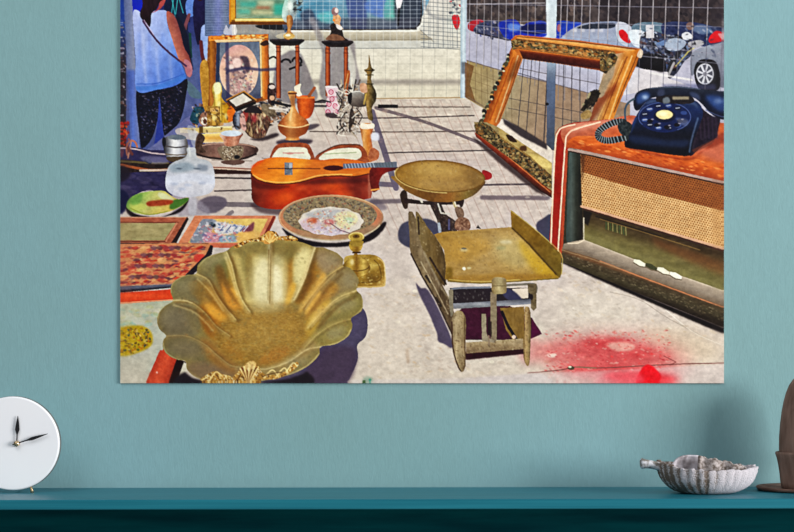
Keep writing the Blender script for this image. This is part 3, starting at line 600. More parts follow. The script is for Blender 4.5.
for x, y in ((175, 184), (188, 185), (202, 183), (182, 189)): ell((x, y), 4, 1.4, (160, 170, 196), soft=.9, a=.6)
ell((179, 168.6), 3, .9, (80, 90, 104), a=.7, soft=.4); ell((197, 168.6), 3.4, .9, (80, 90, 104), a=.7, soft=.4)
sp([(189, 197), (196, 197), (196, 213), (189, 213)], (190, 190, 200), soft=.7, a=.6)
# melon shaped plate
sp([(126, 206), (136, 214), (160, 217), (180, 208), (188.5, 198), (186, 206), (176, 214), (150, 218), (130, 216)], (28, 18, 22), soft=.5)
sp([(126.5, 205), (130, 198), (140, 193), (154, 191), (164, 191), (170, 195), (178, 199), (187, 197.5), (188.5, 200), (180, 207), (168, 212), (150, 215), (136, 213), (128, 209)],
   G((130, 192), (160, 214), (0, (96, 150, 70)), (.35, (160, 196, 110)), (.6, (200, 206, 130)), (1, (214, 196, 110))), 'green_dish', n=16, ns=(5, 3))
sp([(160, 192), (170, 196), (174, 200), (166, 201), (158, 196)], (226, 236, 200), soft=.6, a=.85, clip='green_dish')
sp([(172, 201), (188, 197), (188, 201), (178, 208), (170, 209)], (66, 120, 50), soft=.6, a=.9, clip='green_dish')
sp([(147, 202), (158, 200), (172, 200), (171, 204), (158, 206), (148, 206)], (170, 76, 40), soft=.6, clip='green_dish', n=16)
sp([(130, 204), (144, 204), (146, 209), (134, 211)], (206, 220, 120), soft=.8, a=.8, clip='green_dish')
line([(130, 208), (148, 214.6), (168, 211)], 1, (150, 160, 60), smooth=True, a=.8)
sp([(131, 199), (142, 194), (140, 203), (132, 205)], (104, 160, 80), soft=.8, a=.7, clip='green_dish')
# framed picture, back left
poly([(118, 217), (188, 217), (187, 223), (175, 244), (170, 244), (118, 244)], (160, 90, 66), 'framed_panel/frame', n=18, ns=(6, 2))
poly([(187, 217), (188.8, 219), (176, 244), (170.5, 244)], (46, 26, 26), 'framed_panel/frame')
line([(120, 217.4), (186, 217.4)], 1, (206, 150, 120), a=.8); line([(120, 222.5), (178, 222.5)], 1, (96, 44, 34), a=.8)
poly([(118, 223), (176, 223), (164, 240.5), (118, 240.5)], (172, 160, 116), 'framed_panel/panel', n=16, ns=(10, 3))
line([(177, 223), (166, 241)], 1.4, (206, 140, 110), a=.8); line([(118, 241.4), (165, 241.4)], .9, (90, 46, 36))
# icon painting
poly([(195, 215.5), (275, 215.5), (276, 218), (270, 230), (262, 247), (176, 247), (180, 240)], (206, 130, 96), 'icon_painting/frame', n=16, ns=(6, 3))
poly([(273, 216), (276, 216), (266, 240), (262, 246), (262, 238)], (130, 50, 40), 'icon_painting/frame')
poly([(177, 243.5), (262, 243.5), (260, 248), (176, 247.5)], (196, 110, 84), n=12)
poly([(202, 219), (268, 218.5), (256, 243), (188, 243)], (214, 170, 100), 'icon_painting/picture', n=14)
for p, c in (([(200, 220), (216, 220), (212, 230), (206, 242), (190, 242)], (124, 130, 150)), ([(214, 222), (232, 224), (246, 226), (240, 232), (218, 234)], (206, 206, 214)), ([(206, 232), (226, 236), (222, 242), (204, 242)], (190, 130, 150)),
             ([(222, 236), (240, 236), (236, 242), (220, 242)], (130, 160, 180)), ([(216, 218), (268, 218), (262, 232), (246, 226), (224, 222)], (220, 186, 110)), ([(248, 226), (254, 222), (253, 230), (246, 234), (242, 230)], (120, 60, 76)), ([(236, 234), (254, 232), (250, 243), (238, 242)], (224, 176, 100))):
    sp(p, c, clip='icon_painting/picture', soft=.6, a=.9, n=12)
ell((212.5, 225), 3.4, 2.4, (44, 50, 60), rot=20, soft=.4)
for k in range(8): line([(220+k*3.4, 231), (224+k*3.4, 226)], 1, [(70, 80, 130), (232, 230, 236)][k % 2], a=.8)
dabs([(194, 222), (244, 222), (236, 242), (190, 242)], 90, [(226, 220, 226), (96, 110, 150), (180, 110, 120), (140, 150, 160), (230, 190, 170)], (.6, 1.7), 1.8, 0, 50, clip='icon_painting/picture', a=.7, seed=53)
# red painting
poly([(118, 243), (170, 243), (208, 243.5), (213, 246), (212, 254), (196, 272), (180, 287), (118, 293)], (40, 28, 36), 'red_painting/board_edge', n=12)
poly([(118, 244), (172, 243), (211, 244), (206, 254), (188, 272), (178, 284), (118, 286.5)], (206, 140, 104), 'red_painting/picture', n=12)
dabs([(120, 246), (206, 246), (200, 258), (176, 284), (120, 286)], 260, [(196, 60, 44), (150, 50, 60), (226, 170, 120), (96, 60, 80), (236, 190, 140), (206, 100, 84), (190, 70, 60), (226, 150, 110)], (.8, 2.2), 3, -6, 22, clip='red_painting/picture', a=.75, seed=54)
for y, x0, x1 in ((255, 140, 176), (266, 134, 170), (277, 128, 166), (248, 150, 176)):
    for k in range(6): sp([(x0+k*6, y), (x0+3+k*6, y-2), (x0+7+k*6, y-1), (x0+5+k*6, y+2.4)], [(110, 70, 96), (84, 56, 70), (150, 60, 70)][k % 3], soft=.4, a=.7, clip='red_painting/picture')
sp([(194, 256), (203, 254), (204, 260), (196, 262)], (206, 64, 60), soft=.6, a=.8, clip='red_painting/picture')
poly([(120, 286), (150, 284.4), (174, 283), (174, 286), (150, 288), (120, 290)], (140, 140, 160), a=.6, soft=.7)
# yellow painting in an orange frame
poly([(118, 293), (172, 289), (185, 289), (178, 330), (160, 383.5), (118, 383.5)], (196, 66, 32), 'flower_painting/frame', n=10)
poly([(118, 294), (180, 290.4), (180, 298), (118, 302)], V(290, 302, (206, 60, 30), (228, 82, 40), (206, 64, 30)), n=10)
line([(120, 303), (176, 299.6)], 1.2, (236, 160, 120), a=.9)
poly([(118, 304), (178, 300), (180, 318), (157, 360), (146, 384), (118, 384)], V(300, 383, (200, 200, 180), (196, 202, 192), (206, 204, 194), (214, 206, 196)), 'flower_painting/picture', n=10, ns=(8, 4))
dabs(box(120, 306, 164, 326), 40, [(150, 196, 190), (206, 214, 190), (190, 190, 130), (226, 216, 200)], (1, 3), 2, 0, 30, a=.4, seed=55, clip='flower_painting/picture')
sp([(119, 330), (128, 326), (142, 326), (151, 332), (152, 344), (140, 352), (122, 356), (117, 348)], (196, 166, 30), clip='flower_painting/picture', soft=.8, n=16)
dabs([(119, 328), (146, 327), (152, 340), (140, 352), (120, 356)], 120, [(210, 160, 30), (150, 110, 30), (220, 190, 100), (110, 90, 40), (196, 124, 30), (60, 80, 80), (226, 190, 60)], (.6, 1.8), 1.3, 0, 80, clip='flower_painting/picture', a=.85, seed=56)
poly([(160, 350), (179, 352), (169, 384), (145, 384)], G((152, 366), (174, 374), (0, (176, 60, 36)), (.5, (214, 86, 54)), (1, (150, 44, 26))), 'flower_painting/frame', n=10)
poly([(148, 382), (122, 384), (150, 384)], (170, 50, 30))
poly([(177, 358), (186, 362), (176, 384), (168, 384)], (34, 14, 14), 'flower_painting/frame')
poly([(184, 362), (188, 367), (186, 374), (184, 384), (176, 384)], (206, 196, 176), 'pavement', n=8)
ell((157, 372.5), .9, .9, (250, 200, 190))

# ================= big ornate frame =================
W1 = (206, 122, 50); OF = 'ornate_frame'
poly([(490, 126), (497, 119), (505, 119), (547, 145), (552, 150), (552, 168), (520, 148), (498, 134)], (222, 208, 194), 'pavement', n=14)
poly([(503, 118.5), (520, 127), (547, 144), (547, 150), (520, 136), (504, 124)], (46, 38, 42), soft=.6, a=.9)
poly([(472, 136), (500, 156), (530, 180), (548, 197), (536, 192), (500, 164), (478, 144)], (60, 44, 44), soft=.8, a=.9)
# left rail
poly([(512, 46), (518, 50), (525, 50), (523, 58), (511, 92), (500, 122), (494, 130), (482, 124), (490, 100), (500, 76)], G((498, 86), (516, 92), (0, (150, 76, 20)), (.25, (222, 136, 50)), (.6, (190, 112, 50)), (1, (214, 170, 110))), OF+'/left_rail', n=20, ns=(3, 6))
line([(518, 56), (508, 88), (496, 122)], 1.3, (240, 206, 150), a=.8); line([(521, 58), (511, 90), (499, 120)], 1, (120, 66, 26), a=.8); line([(513, 58), (504, 84), (490, 120)], 1.4, (176, 84, 22), a=.8)
poly([(513, 64), (520, 58), (514, 78), (506, 84)], (110, 62, 24), soft=1.4, a=.7, clip=OF+'/left_rail')
for k in range(15):
    u = k/14; x = 509-28*u; y = 55+66*u
    r_ = 1.7+1.2*((k*7) % 5)/4
    ell((x+((k*3) % 4)*.5-.6, y), r_, r_*.8, [(34, 28, 26), (60, 54, 44), (80, 70, 50)][k % 3], OF+'/carved_edge', rot=60+40*(k % 3)); ell((x-1.4+2*(k % 2), y+1.8), 1.3, .9, [(206, 196, 160), (120, 130, 100), (190, 150, 90)][k % 3], OF+'/carved_edge')
# top rail
poly([(511, 40), (515, 35.4), (520, 35), (580, 40.6), (641, 48.6), (638, 54), (610, 58), (605, 71.5), (560, 64), (523, 59), (514, 50)], W1, OF+'/top_rail', n=16, ns=(8, 2))
poly([(517, 35.6), (641, 48.4), (640, 52.6), (615, 51), (517, 39.6)], G((560, 38), (559, 46), (0, (150, 76, 24)), (.35, (246, 196, 120)), (1, (214, 124, 44))), n=14, ns=(8, 2), clip=OF+'/top_rail')
line([(517, 36.4), (580, 42.2), (638, 49.6)], 1, (110, 50, 16), a=.75)
poly([(519, 50), (560, 55), (604, 61), (605, 71.5), (560, 64), (523, 59)], G((560, 54), (558.6, 65), (0, (196, 104, 40)), (.3, (96, 34, 16)), (.8, (64, 20, 18)), (1, (150, 84, 44))), n=10, clip=OF+'/top_rail')
def carve(pts, n, name, seed, sz=(.6, 1.7)):
    n = int(n*1.3)
    poly(pts, (92, 82, 62), name, n=26, ns=(3, 3))
    dabs(pts, n, [(40, 34, 28), (176, 160, 118), (112, 112, 82), (206, 192, 156), (26, 20, 20), (150, 112, 64), (84, 78, 66), (130, 104, 64)], sz, 1.6, 20, 70, clip=name, a=.9, seed=seed)
carve([(511, 41), (517, 38.6), (560, 44), (614, 51), (617, 55), (612, 60), (600, 59.5), (560, 54), (518, 48.6), (512, 50)], 300, OF+'/top_carving', 71)
# right rail
poly([(611, 55), (641, 48.6), (640, 54), (636, 66), (624, 92), (613, 120), (612, 124), (588, 124), (592, 112), (598, 94), (603, 74)], G((606, 84), (630, 92), (0, (196, 176, 150)), (.3, (214, 150, 76)), (.55, (232, 156, 64)), (.8, (206, 130, 46)), (1, (150, 84, 30))), OF+'/right_rail', n=20, ns=(4, 7))
line([(632, 56), (621, 84), (608, 122)], 1.4, (255, 214, 140), a=.85); line([(627, 57), (616, 84), (602, 122)], 1.1, (150, 80, 26), a=.8); line([(637, 56), (626, 82), (614, 112)], 1, (120, 66, 24), a=.8); line([(623, 60), (612, 86), (598, 120)], 1, (250, 206, 130), a=.7)
sp([(640, 49), (643, 52), (641, 58), (637, 56)], (226, 206, 180), n=12)
sp([(596, 100), (606, 92), (616, 82), (616, 90), (604, 104), (592, 122), (586, 122)], (130, 52, 18), soft=1.6, a=.75, clip=OF+'/right_rail')
carve([(600, 59), (612, 52), (618, 57), (613, 70), (606, 74), (600, 71)], 60, OF+'/right_carving', 72, (.8, 2.2))
sp([(606, 74), (614, 66), (613, 76), (608, 84), (603, 96), (597, 96), (601, 82)], (176, 166, 156), OF+'/right_carving', n=16, soft=.4)
dabs([(590, 92), (600, 90), (596, 104), (586, 112), (582, 116), (584, 104)], 60, [(24, 22, 24), (60, 50, 40), (150, 140, 110), (40, 34, 30)], (.8, 2.2), 1.7, 130, 40, a=.95, seed=73)
sp([(592, 92), (599, 92), (598, 99), (590, 106), (583, 111), (581, 109), (588, 100)], (44, 38, 34), OF+'/right_carving', n=24)
sp([(581, 114), (588, 110), (592, 114), (589, 118), (582, 119)], (170, 150, 110), OF+'/right_carving', n=26)
# bottom rail
poly([(474, 122), (486, 122), (498, 127), (552, 163), (552, 197), (540, 190), (506, 160), (476, 132)], (150, 130, 90), OF+'/bottom_rail', n=18, ns=(4, 3))
poly([(475, 132), (500, 150), (530, 174), (552, 191), (552, 198), (540, 191), (506, 162), (476, 137)], G((506, 152), (500, 160), (0, (176, 84, 40)), (.5, (120, 44, 20)), (1, (48, 20, 14))), OF+'/bottom_rail', n=12)
line([(478, 134), (506, 155), (532, 177), (550, 192)], 1, (226, 150, 90), a=.7)
carve([(474, 125), (480, 121), (490, 126), (500, 136), (530, 156), (552, 176), (552, 188), (545, 186), (520, 166), (496, 148), (476, 133)], 330, OF+'/bottom_carving', 74)
poly([(498, 127), (552, 163), (552, 176), (530, 158), (500, 138)], (176, 152, 96), n=26, ns=(3, 3), a=.8, clip=(OF+'/bottom_rail', OF+'/bottom_carving'))
sp([(506, 135), (512, 136), (517, 142), (510, 141)], (54, 32, 20)); sp([(521, 146), (526, 146), (526, 151), (520, 150)], (84, 54, 30), soft=.4)
sp([(530, 154), (548, 160), (552, 168), (544, 168), (534, 162)], (214, 190, 120), soft=1, n=20, a=.8, clip=OF+'/bottom_rail')
# ================= radio =================
RA = 'valve_radio'
sp([(536, 226), (542, 219), (552, 216), (552, 248), (544, 244)], (70, 66, 84), soft=.5)
sp([(546, 252), (562, 258), (600, 276), (660, 302), (724, 328), (724, 334), (640, 298), (560, 262)], (20, 12, 14), soft=.7)
# side
sp([(555.6, 142), (556.4, 132), (562, 126.5), (572, 123), (590, 121), (612, 119), (640, 116), (726, 130), (726, 184), (640, 162), (575, 148), (570, 154), (567, 210), (564, 246), (561.4, 258), (556, 254), (550, 247), (550, 230), (553.4, 180)],
   (150, 30, 14), RA+'/cabinet', n=10, ns=(3, 12))
sp([(563, 128), (575, 123.4), (612, 119), (640, 116), (740, 128), (740, 172), (640, 146), (600, 138), (572, 140), (566, 146), (561, 136)], G((580, 120), (590, 150), (0, (192, 118, 96)), (.5, (180, 92, 62)), (1, (186, 90, 46))), RA+'/cabinet_top', n=14, ns=(9, 3))
sp([(566, 148), (572, 138), (590, 136), (630, 143), (680, 156), (740, 168), (740, 189), (690, 175), (630, 161), (575, 148.6)], G((640, 140), (634, 170), (0, (200, 112, 60)), (.4, (206, 98, 38)), (.75, (156, 64, 26)), (1, (92, 34, 18))), RA+'/cabinet_top', n=16, ns=(12, 4))
dabs([(575, 140), (724, 165), (724, 178), (575, 145)], 50, [(250, 170, 100), (240, 140, 70), (150, 50, 16)], (.5, 1.6), 3, 14, 8, clip=RA+'/cabinet_top', a=.6, seed=75)
sp([(704, 138), (726, 136), (726, 162), (700, 154), (692, 148)], (196, 110, 90), soft=2, a=.75, clip=RA+'/cabinet_top'); sp([(575, 124), (610, 120), (640, 120), (636, 126), (600, 128), (572, 132)], (214, 140, 120), soft=1.6, a=.6, clip=RA+'/cabinet_top')
poly([(566, 150), (570, 149), (568, 200), (563.6, 250), (560, 257), (562, 210)], (170, 72, 44), n=14, ns=(2, 10), clip=RA+'/cabinet')
line([(575, 124.6), (564, 127), (558, 132), (555.4, 145), (552.6, 200), (551, 244)], 1.5, (250, 206, 176), smooth=True)
line([(600, 122), (576, 129), (568, 134), (565.2, 145), (561.4, 200), (558, 252)], 1.5, (250, 206, 176), smooth=True)
line([(590, 123), (572, 130), (566, 136)], 1, (240, 170, 140), smooth=True, a=.6)
# front
poly([(568, 150), (724, 184), (726, 328), (563, 262), (563, 246)], (58, 50, 36), RA+'/front', n=8)
sp([(570, 151), (580, 153), (581.5, 175), (582, 205), (581.6, 238), (575, 243), (567, 242), (566.4, 225), (568, 180)], Hh(566, 582, (62, 72, 68), (76, 84, 80), (44, 46, 38), (28, 24, 20)), RA+'/corner_column', n=8, ns=(4, 12))
poly([(580.5, 153), (726, 186), (726, 250), (582, 207)], (216, 172, 120), RA+'/speaker_grille', n=9, ns=(4, 3))
# woven cloth
def weave():
    w = win(580, 150, 726, 252); X, Y = np.meshgrid(xs[w[0]:w[1]], ys[w[2]:w[3]])
    sl = (X-580)*.26
    u = (X-580)/2.55; v = (Y-sl)/2.3
    row = np.floor(v); uu = u+.5*(row % 2)
    d = np.hypot((uu-np.floor(uu)-.5)*2.5, (v-row-.5)*2.3)
    m = np.clip((1.15-d)*1.3, 0, 1)*.85
    put(w, m.astype(np.float32), (136, 84, 40), clip=RA+'/speaker_grille')
    m2 = np.clip(np.abs(uu-np.floor(uu)-.0)-.86, 0, .1)*6
    put(w, m2.astype(np.float32), (246, 214, 160), clip=RA+'/speaker_grille')
weave()
poly([(580, 150), (726, 184), (726, 211.5), (640, 190), (610, 181), (582, 172)], (170, 122, 84), mul=True, a=.92, clip=RA+'/speaker_grille', soft=.4)
poly([(580, 153), (585, 154), (584, 172), (582, 185)], (60, 36, 20), soft=.8, a=.6, clip=RA+'/speaker_grille')
line([(569, 149.5), (600, 155.4), (660, 168.6), (726, 183)], 2.6, (176, 146, 134), RA+'/top_trim'); line([(570, 151.4), (660, 170.6), (726, 185.2)], 1.2, (50, 26, 20))
line([(581.4, 206.4), (650, 226.6), (726, 249.4)], 2.4, (206, 160, 130), RA+'/middle_trim'); line([(583, 208.6), (650, 228.8), (726, 251.8)], 1.4, (70, 36, 30))
# dial glass
poly([(583, 209.6), (726, 253), (726, 293), (640, 262), (583.4, 240)], G((650, 232), (640, 264), (0, (62, 46, 28)), (.25, (76, 62, 36)), (.5, (112, 102, 62)), (1, (108, 102, 62))), RA+'/dial_glass', n=11, ns=(10, 4))
poly([(583, 210), (592, 213), (588, 226), (583.6, 222)], (26, 20, 18), a=.9, soft=.5)
poly([(650, 236), (724, 262), (724, 276), (690, 262), (656, 246)], (110, 66, 36), soft=2.4, a=.6, clip=RA+'/dial_glass')
for k in range(10):
    x = 606+k*2.2; line([(x, 222+k*.6), (x+.2, 229+k*.7)], 1, [(60, 84, 50), (140, 140, 90)][k % 2], a=.8)
line([(600, 219), (640, 231), (700, 250)], .9, (150, 120, 70), a=.6); line([(596, 216.5), (660, 236)], 1.6, (40, 30, 22), a=.8); line([(583.8, 218), (583.8, 240)], 1.2, (206, 196, 176), a=.9)
poly([(583.4, 232), (640, 254), (726, 286), (726, 293), (640, 262), (583.4, 240)], (136, 128, 84), soft=1.2, a=.5, clip=RA+'/dial_glass')
# ledge and base
poly([(564, 243.6), (568, 242.6), (584, 239.6), (640, 261.4), (726, 291.4), (726, 308), (640, 276), (590, 257), (562, 249)], G((640, 262), (635, 276), (0, (176, 160, 142)), (.5, (140, 126, 112)), (1, (110, 92, 74))), RA+'/ledge', n=9, ns=(12, 3))
line([(568, 243.4), (578, 243), (584, 240)], 1.2, (226, 206, 180), smooth=True, a=.9); line([(584, 240.4), (640, 262), (726, 292)], .9, (206, 190, 166), a=.7)
poly([(562, 249), (590, 257), (640, 275.6), (726, 307.4), (726, 328.6), (640, 294), (561.4, 262)], G((640, 276), (634, 294), (0, (120, 84, 56)), (.2, (74, 60, 42)), (.6, (66, 58, 40)), (1, (36, 26, 18))), RA+'/base', n=10, ns=(5, 2))
line([(600, 261), (640, 276.6), (726, 308.4)], 1.2, (196, 130, 92), a=.85); line([(562, 250), (590, 258.4), (620, 269)], 1, (150, 130, 100), a=.7)
dabs([(565, 253), (724, 312), (724, 322), (640, 288), (565, 259)], 200, [(110, 100, 76), (50, 40, 30), (90, 76, 56), (130, 116, 92)], (.3, 1), 2, 20, 20, clip=RA+'/base', a=.6, seed=76)
for (x, y, c) in ((640, 262.6, (240, 232, 206)), (651.5, 266.4, (70, 70, 46)), (663.5, 270.4, (236, 228, 204)), (676, 275.2, (244, 236, 214))):
    poly([(x-5.6, y-3.4), (x-.2, y-2.6), (x+6, y+1.6), (x+5.2, y+4.2), (x-.6, y+3), (x-6.6, y-.8)], c, RA+'/button', n=6); line([(x-6.2, y+.2), (x-.6, y+3.6), (x+5.4, y+4.6)], .9, (84, 70, 50), a=.8)
# ================= telephone =================
TE = 'telephone'
sp([(612, 142), (628, 147), (690, 158), (712, 140), (724, 132), (724, 142), (700, 152), (690, 160), (650, 155)], (110, 30, 14), soft=1, a=.6, clip=RA+'/cabinet_top')
sp([(694, 104), (712, 116), (720, 118), (718, 130), (716, 138), (700, 148), (690, 156), (686, 140), (690, 120)], (34, 24, 44), TE+'/body', n=14)
for k in range(5): line([(700+k*4, 118), (701+k*4, 138)], 1.6, (64, 50, 76), a=.6, soft=.5)
poly([(692, 150), (716, 138), (712, 144), (694, 153)], (110, 56, 44), a=.8, soft=.5)
sp([(647, 101), (652, 98.6), (674, 98), (696, 101), (703, 112), (700, 124), (694, 140), (690.6, 153), (687, 156), (670, 154.6), (645, 150.6), (628, 148), (624.6, 145), (626, 136), (632, 124), (639, 111)],
   V(98, 156, (34, 50, 92), (26, 46, 98), (18, 34, 74), (12, 18, 42), (10, 12, 28), (8, 8, 20)), TE+'/body', n=6)
sp([(628, 136), (640, 136), (668, 140), (688, 140), (686, 147), (660, 146), (634, 143)], (40, 62, 110), soft=1.6, a=.55, clip=TE+'/body'); line([(698, 118), (692, 138), (689.4, 152)], 1.6, (110, 130, 170), smooth=True, a=.7, soft=.5)
sp([(646, 104), (652, 100), (674, 99), (694, 102), (698, 108), (690, 104), (664, 101)], (120, 140, 180), soft=1, a=.5, clip=TE+'/body'); line([(636, 118), (630, 132)], 2.4, (60, 96, 170), soft=1, a=.6)
ell((664.6, 117), 26.6, 15.4, (22, 38, 90), TE+'/dial', n=8); ring((664.6, 117), 26, 14.8, .9, (110, 130, 190), 150, 420, a=.7)
for k in range(12):
    a_ = math.radians(20+k*29); x, y = 664.6+20.5*math.cos(a_), 117+11.4*math.sin(a_)
    ell((x, y), 3.3, 2., [(16, 24, 60), (60, 84, 150)][k % 2]); 
    if k not in (11, 0): line([(x-1.8, y), (x+1.8, y-.4)], 1, (206, 214, 236), a=.85)
for p in ((657, 125), (667, 127), (677, 125), (680, 121), (650, 121)): ell(p, 3, 2, (14, 14, 34)); ell((p[0]+2.4, p[1]-1.6), 1.4, .7, (190, 180, 196), a=.8)
ell((664.6, 116), 11, 6.4, (16, 26, 62)); ell((664.4, 114.6), 8.4, 4.6, (232, 206, 150), TE+'/dial_label', n=6); ell((663, 114), 4.5, 2.2, (250, 236, 200), soft=.8, a=.7)
sp([(676, 118), (688, 120), (686, 126), (680, 124)], (150, 160, 196), soft=.8, a=.5)
# cradle and handset
sp([(658, 95), (668, 94), (690, 96), (694, 102), (684, 104), (664, 103), (656, 101)], (30, 26, 34), TE+'/cradle', n=12); rect(672.6, 96.6, 689, 99.6, (150, 140, 120), soft=.4, a=.9); sp([(663, 99), (668, 97), (670, 102), (664, 104)], (120, 130, 140), soft=.5, a=.8)
HS = [(633.4, 104), (634.4, 97), (637.6, 92), (646, 88.6), (660, 87), (676, 86.4), (692, 87.6), (708, 90), (740, 96), (740, 124), (722, 119.6), (714, 116), (708, 111), (702, 104), (696, 99), (688, 96), (670, 95), (658, 96.6), (650, 99), (644, 104), (639, 110), (635, 109.6)]
sp(HS, V(86, 120, (44, 50, 66), (16, 22, 40), (14, 20, 44), (10, 12, 26)), TE+'/handset', n=6)
sp([(636, 98), (640, 93), (648, 92), (650, 97), (644, 102), (638, 104)], (52, 78, 130), soft=1.2, a=.9, clip=TE+'/handset'); ell((645, 97), 3, 2, (190, 206, 232), soft=1.3, a=.8, clip=TE+'/handset')
sp([(706, 96), (722, 97), (726, 106), (722, 112), (712, 106)], (44, 70, 124), soft=1.6, a=.9, clip=TE+'/handset'); ell((718, 101), 4, 2, (170, 186, 220), soft=1.6, a=.6, clip=TE+'/handset')
line([(650, 88.4), (676, 87.2), (700, 89)], 1, (90, 100, 120), smooth=True, a=.7); sp([(658, 90), (664, 89), (664, 95), (658, 96)], (60, 66, 90), soft=.8, a=.8, clip=TE+'/handset'); sp([(690, 92), (698, 94), (700, 100), (692, 97)], (60, 70, 100), soft=.8, a=.8, clip=TE+'/handset')
line([(706, 110), (714, 114), (726, 118)], 1, (80, 90, 130), smooth=True, a=.8)
# cord
line([(634, 99), (628, 103), (625, 110), (625.6, 122)], 2, (70, 86, 100), TE+'/cord', smooth=True)
pc = cr([(624, 122), (616, 122), (606, 126), (599, 131.6), (598.6, 137), (605, 140.4), (614, 140), (626, 137.6)], 7, False)
line(pc, 6, (34, 38, 42), TE+'/cord')
for k in range(0, len(pc)-1, 1):
    d = pc[min(k+1, len(pc)-1)]-pc[k]; L = np.hypot(*d) or 1; nrm = np.array([-d[1], d[0]])/L; tg = d/L
    if k % 2 == 0: line([pc[k]-nrm*3, pc[k]+nrm*3+tg*.8], .9, (150, 156, 160), a=.9)
    else: line([pc[k]-nrm*3, pc[k]+nrm*3], .8, (14, 14, 18), a=.9)
sp([(618, 124), (626, 121), (632, 126), (628, 136), (620, 133)], (40, 46, 50), TE+'/cord', n=24, ns=(2, 2))

# ================= painted plate =================
sp([(282, 228), (300, 238), (330, 243), (362, 238), (384, 222), (384.5, 228), (372, 240), (350, 246), (320, 247), (296, 243)], (30, 20, 26), soft=.5)
ell((331, 217.6), 52.4, 22.9, G((290, 205), (370, 235), (0, (190, 128, 94)), (.3, (170, 124, 92)), (.65, (196, 140, 100)), (1, (150, 122, 96))), 'painted_plate/rim', n=12, ns=(5, 4))
ell((330, 215.5), 47, 18.6, (140, 122, 94), 'painted_plate/band', n=16, ns=(3, 3))
t = np.linspace(0, 2*math.pi, 61)[:-1]
dabs([(330+46*math.cos(a), 215.5+18*math.sin(a)) for a in t], 520, [(76, 64, 56), (160, 140, 112), (110, 96, 82), (140, 132, 120), (186, 160, 118), (90, 82, 80), (150, 96, 76)], (.4, 1.3), 1.6, 0, 80, clip='painted_plate/band', a=.75, seed=61)
for k in range(30):
    a = k*math.tau/30; line([(330+40*math.cos(a), 215.5+15*math.sin(a)), (330+46*math.cos(a+.06), 215.5+18*math.sin(a+.06))], 1, (58, 50, 48), a=.3)
poly([(331+(32+.8*math.cos(12*a))*math.cos(a), 221.3+(14.2+.5*math.cos(12*a))*math.sin(a)) for a in t], (216, 204, 190), 'painted_plate/medallion', n=10)
for p, c in (([(300, 222), (312, 217), (322, 224), (316, 234), (304, 230)], (206, 180, 190)), ([(306, 214), (324, 209), (342, 211), (336, 218), (314, 219)], (176, 174, 176)), ([(308, 219), (316, 218), (316, 223), (308, 223)], (196, 96, 60)), ([(323, 221), (332, 219), (334, 224), (325, 225)], (176, 96, 96)),
             ([(336, 214), (352, 212), (358, 220), (348, 228), (338, 226)], (226, 216, 166)), ([(318, 226), (336, 228), (346, 232), (330, 236), (314, 234)], (206, 190, 206)), ([(344, 218), (354, 218), (350, 224)], (180, 204, 170))):
    sp(p, c, soft=.8, a=.85, clip='painted_plate/medallion', n=12)
dabs([(302, 222), (318, 210), (344, 210), (360, 220), (346, 232), (318, 234)], 130, [(240, 230, 216), (176, 172, 180), (206, 150, 136), (232, 216, 200), (140, 120, 124), (206, 190, 150), (190, 110, 84)], (.5, 1.4), 1.6, 10, 60, clip='painted_plate/medallion', a=.6, seed=62)
line([(330, 223), (340, 230), (352, 234)], 1, (110, 80, 90), a=.8)
ring((331, 217.4), 51.4, 22, .9, (222, 186, 146), 150, 350, a=.7); ring((331, 217.6), 51.8, 22.4, 1.2, (206, 190, 160), 20, 150, a=.8)
sp([(372, 206), (380, 210), (382, 218), (376, 226), (370, 222), (374, 214)], (206, 120, 86), soft=1.6, a=.7, clip='painted_plate/rim')
# ================= candlestick =================
sp([(344, 259), (352, 255), (372, 254.6), (380, 258), (384, 264), (385.5, 283), (381, 287), (362, 287.5), (350, 287), (346, 276)], G((348, 256), (382, 287), (0, (196, 176, 96)), (.4, (176, 150, 66)), (.8, (150, 122, 48)), (1, (206, 180, 110))), 'brass_candlestick/base', n=18, ns=(4, 3))
line([(378, 258), (384, 264), (385, 283), (380, 286.4), (358, 287)], 1.4, (226, 206, 146), smooth=True, a=.8); line([(374, 260), (379, 266), (380, 280), (362, 282.5)], 1, (100, 76, 24), smooth=True, a=.7)
ell((370, 266), 8, 4, (214, 196, 110), soft=1.6, a=.8, clip='brass_candlestick/base'); ell((372, 279), 6, 3, (100, 74, 20), soft=1.4, a=.6, clip='brass_candlestick/base')
sp([(350, 244), (362, 244), (361, 250), (357, 253), (362, 258), (368, 262), (370, 270), (360, 277), (348, 276), (342, 268), (346, 261), (352, 257), (354, 253), (350, 249)], Hh(343, 370, (110, 84, 26), (196, 166, 76), (140, 104, 34), (214, 186, 100), (120, 90, 30)), 'brass_candlestick/stem', n=14, ns=(3, 2))
line([(353, 252.5), (360, 252.5)], 1.8, (76, 50, 20)); ring((357, 266), 12, 5, 1, (90, 64, 20), 10, 170, a=.8); ell((352, 262), 2, 3, (250, 236, 180), soft=.8, a=.8)
ell((356.3, 237), 8, 4.8, (176, 146, 66), 'brass_candlestick/drip_pan', n=14); ring((356.3, 236.8), 7.2, 4.1, 1, (226, 204, 130), 150, 380); ell((356.3, 236.4), 3.4, 1.9, (110, 80, 30)); ell((356.3, 236.2), 1.2, .7, (50, 30, 14))
sp([(350, 241), (363, 241), (361, 246), (352, 246)], (150, 122, 50), 'brass_candlestick/drip_pan', n=12)
